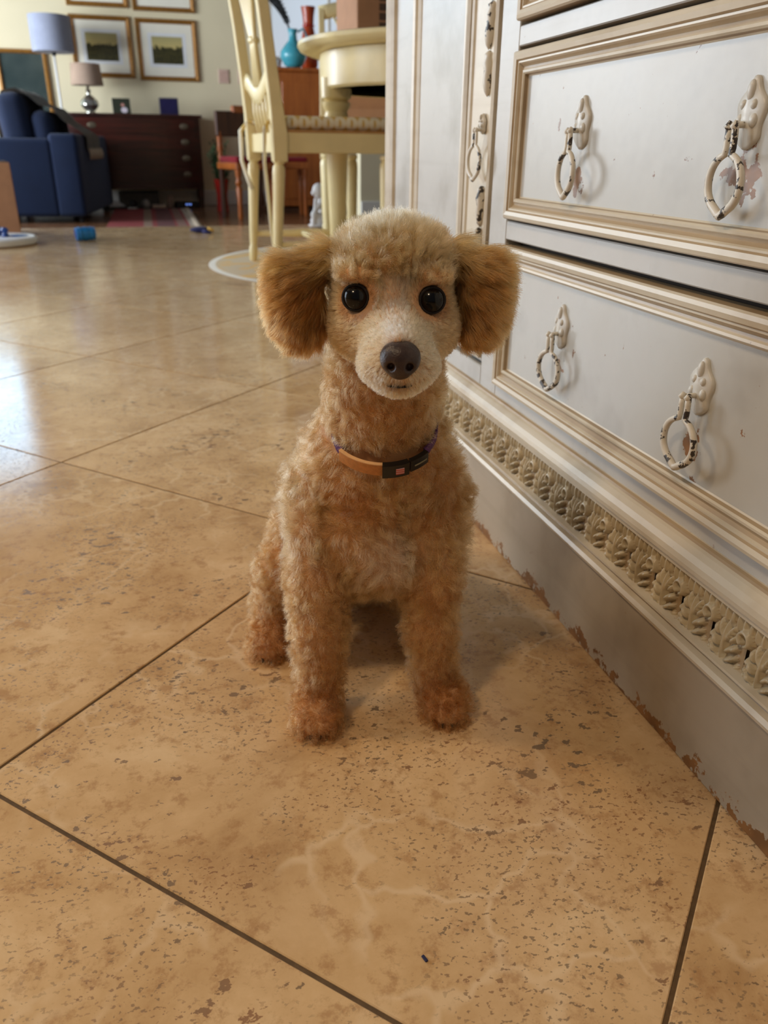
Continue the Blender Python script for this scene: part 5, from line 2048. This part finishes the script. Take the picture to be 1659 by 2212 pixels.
for k in range(14):
    lean_x = -0.16 - 0.10 * rng.random()
    dy_ = rng.uniform(-0.06, 0.06)
    hh = rng.uniform(0.28, 0.44)
    p0, p1, p2 = Vector((0, 0, 0)), Vector((lean_x * 0.35, dy_ * 0.4, hh * 0.55)), Vector((lean_x, dy_, hh))
    vv, ff = tube_data([p0, p1, p2], [0.002, 0.0015, 0.0008], 5)
    for q in range(12):
        f = 0.25 + 0.75 * q / 12
        c0 = p0.lerp(p1, min(1, f * 1.8)).lerp(p1.lerp(p2, f), f)
        for sgn in (-1, 1):
            tip = c0 + Vector((sgn * 0.028, rng.uniform(-0.015, 0.015), 0.028))
            b0 = len(vv)
            vv += [c0, c0 + Vector((0, 0, 0.022)), tip]
            ff.append((b0, b0 + 1, b0 + 2))
    obj('feather', vv, ff, M['feather'], ft)
ov = empty('orange_vase', (1.64, 8.68, PT))
tag(ov, 'glossy orange-red tapering vase on the piano beside the jug', 'vase')
M['orange'] = plain('orange_red_glaze', rgb(168, 62, 26), 0.15, 0.25, 8)
lathe('vase_body', [(0.0, 0.0), (0.06, 0.0), (0.085, 0.05), (0.088, 0.16), (0.07, 0.28), (0.05, 0.38), (0.055, 0.46), (0.07, 0.54), (0.062, 0.54), (0.045, 0.46), (0.0, 0.40)], M['orange'], ov, n=28)
lathe('vase_ring', [(0.052, 0.375), (0.060, 0.38), (0.060, 0.39), (0.052, 0.395)], M['redglaze'], ov, n=28)
fg = empty('painted_dish', (1.31, 8.68, PT))
tag(fg, 'small white painted dish with dark line pattern on the piano by the jug', 'dish')
lathe('dish_body', [(0.0, 0.0), (0.03, 0.0), (0.05, 0.03), (0.062, 0.09), (0.058, 0.09), (0.046, 0.035), (0.0, 0.012)], M['white'], fg, n=24)
lathe('dish_rim', [(0.0585, 0.089), (0.064, 0.088), (0.064, 0.094), (0.0585, 0.094)], M['black'], fg, n=24)

# white statue of a seated figure at the edge of the tiles
sv = (0.94, 4.74, 0.0)


def sd_statue(P):
    d = ell(P, (0.0, 0.0, 0.010), (0.075, 0.060, 0.014))
    d = smin(d, ell(P, (0.0, 0.0, 0.035), (0.062, 0.048, 0.026)), 0.012)
    d = smin(d, cone(P, (0.025, 0.01, 0.05), 0.034, (0.010, 0.0, 0.135), 0.030), 0.012)      # torso
    d = smin(d, ell(P, (-0.012, -0.006, 0.195), (0.036, 0.034, 0.040)), 0.010)                # head
    d = smin(d, ell(P, (-0.042, -0.012, 0.182), (0.014, 0.014, 0.012)), 0.008)                # nose and chin
    d = smin(d, cone(P, (0.0, -0.03, 0.135), 0.014, (-0.040, -0.03, 0.085), 0.012), 0.008)    # arm
    d = smin(d, cone(P, (-0.040, -0.03, 0.085), 0.012, (-0.032, -0.02, 0.150), 0.010), 0.006)
    d = smin(d, cone(P, (0.02, -0.02, 0.05), 0.022, (-0.045, -0.03, 0.070), 0.018), 0.010)    # knees
    d = smin(d, cone(P, (-0.045, -0.03, 0.070), 0.017, (-0.050, -0.03, 0.02), 0.014), 0.008)
    return d


SV, SQ = grid_sdf(sd_statue, (-0.095, -0.08, -0.006), (0.095, 0.08, 0.245), 0.004)
SV[:, 2] = np.maximum(SV[:, 2], 0.0005)
sto = np_mesh('statue', SV, SQ, plain('white_plaster', rgb(214, 212, 212), 0.8, 0.06, 40))
sto.location = sv
tag(sto, 'white plaster statue of a seated figure at the edge of the tiles', 'statue')
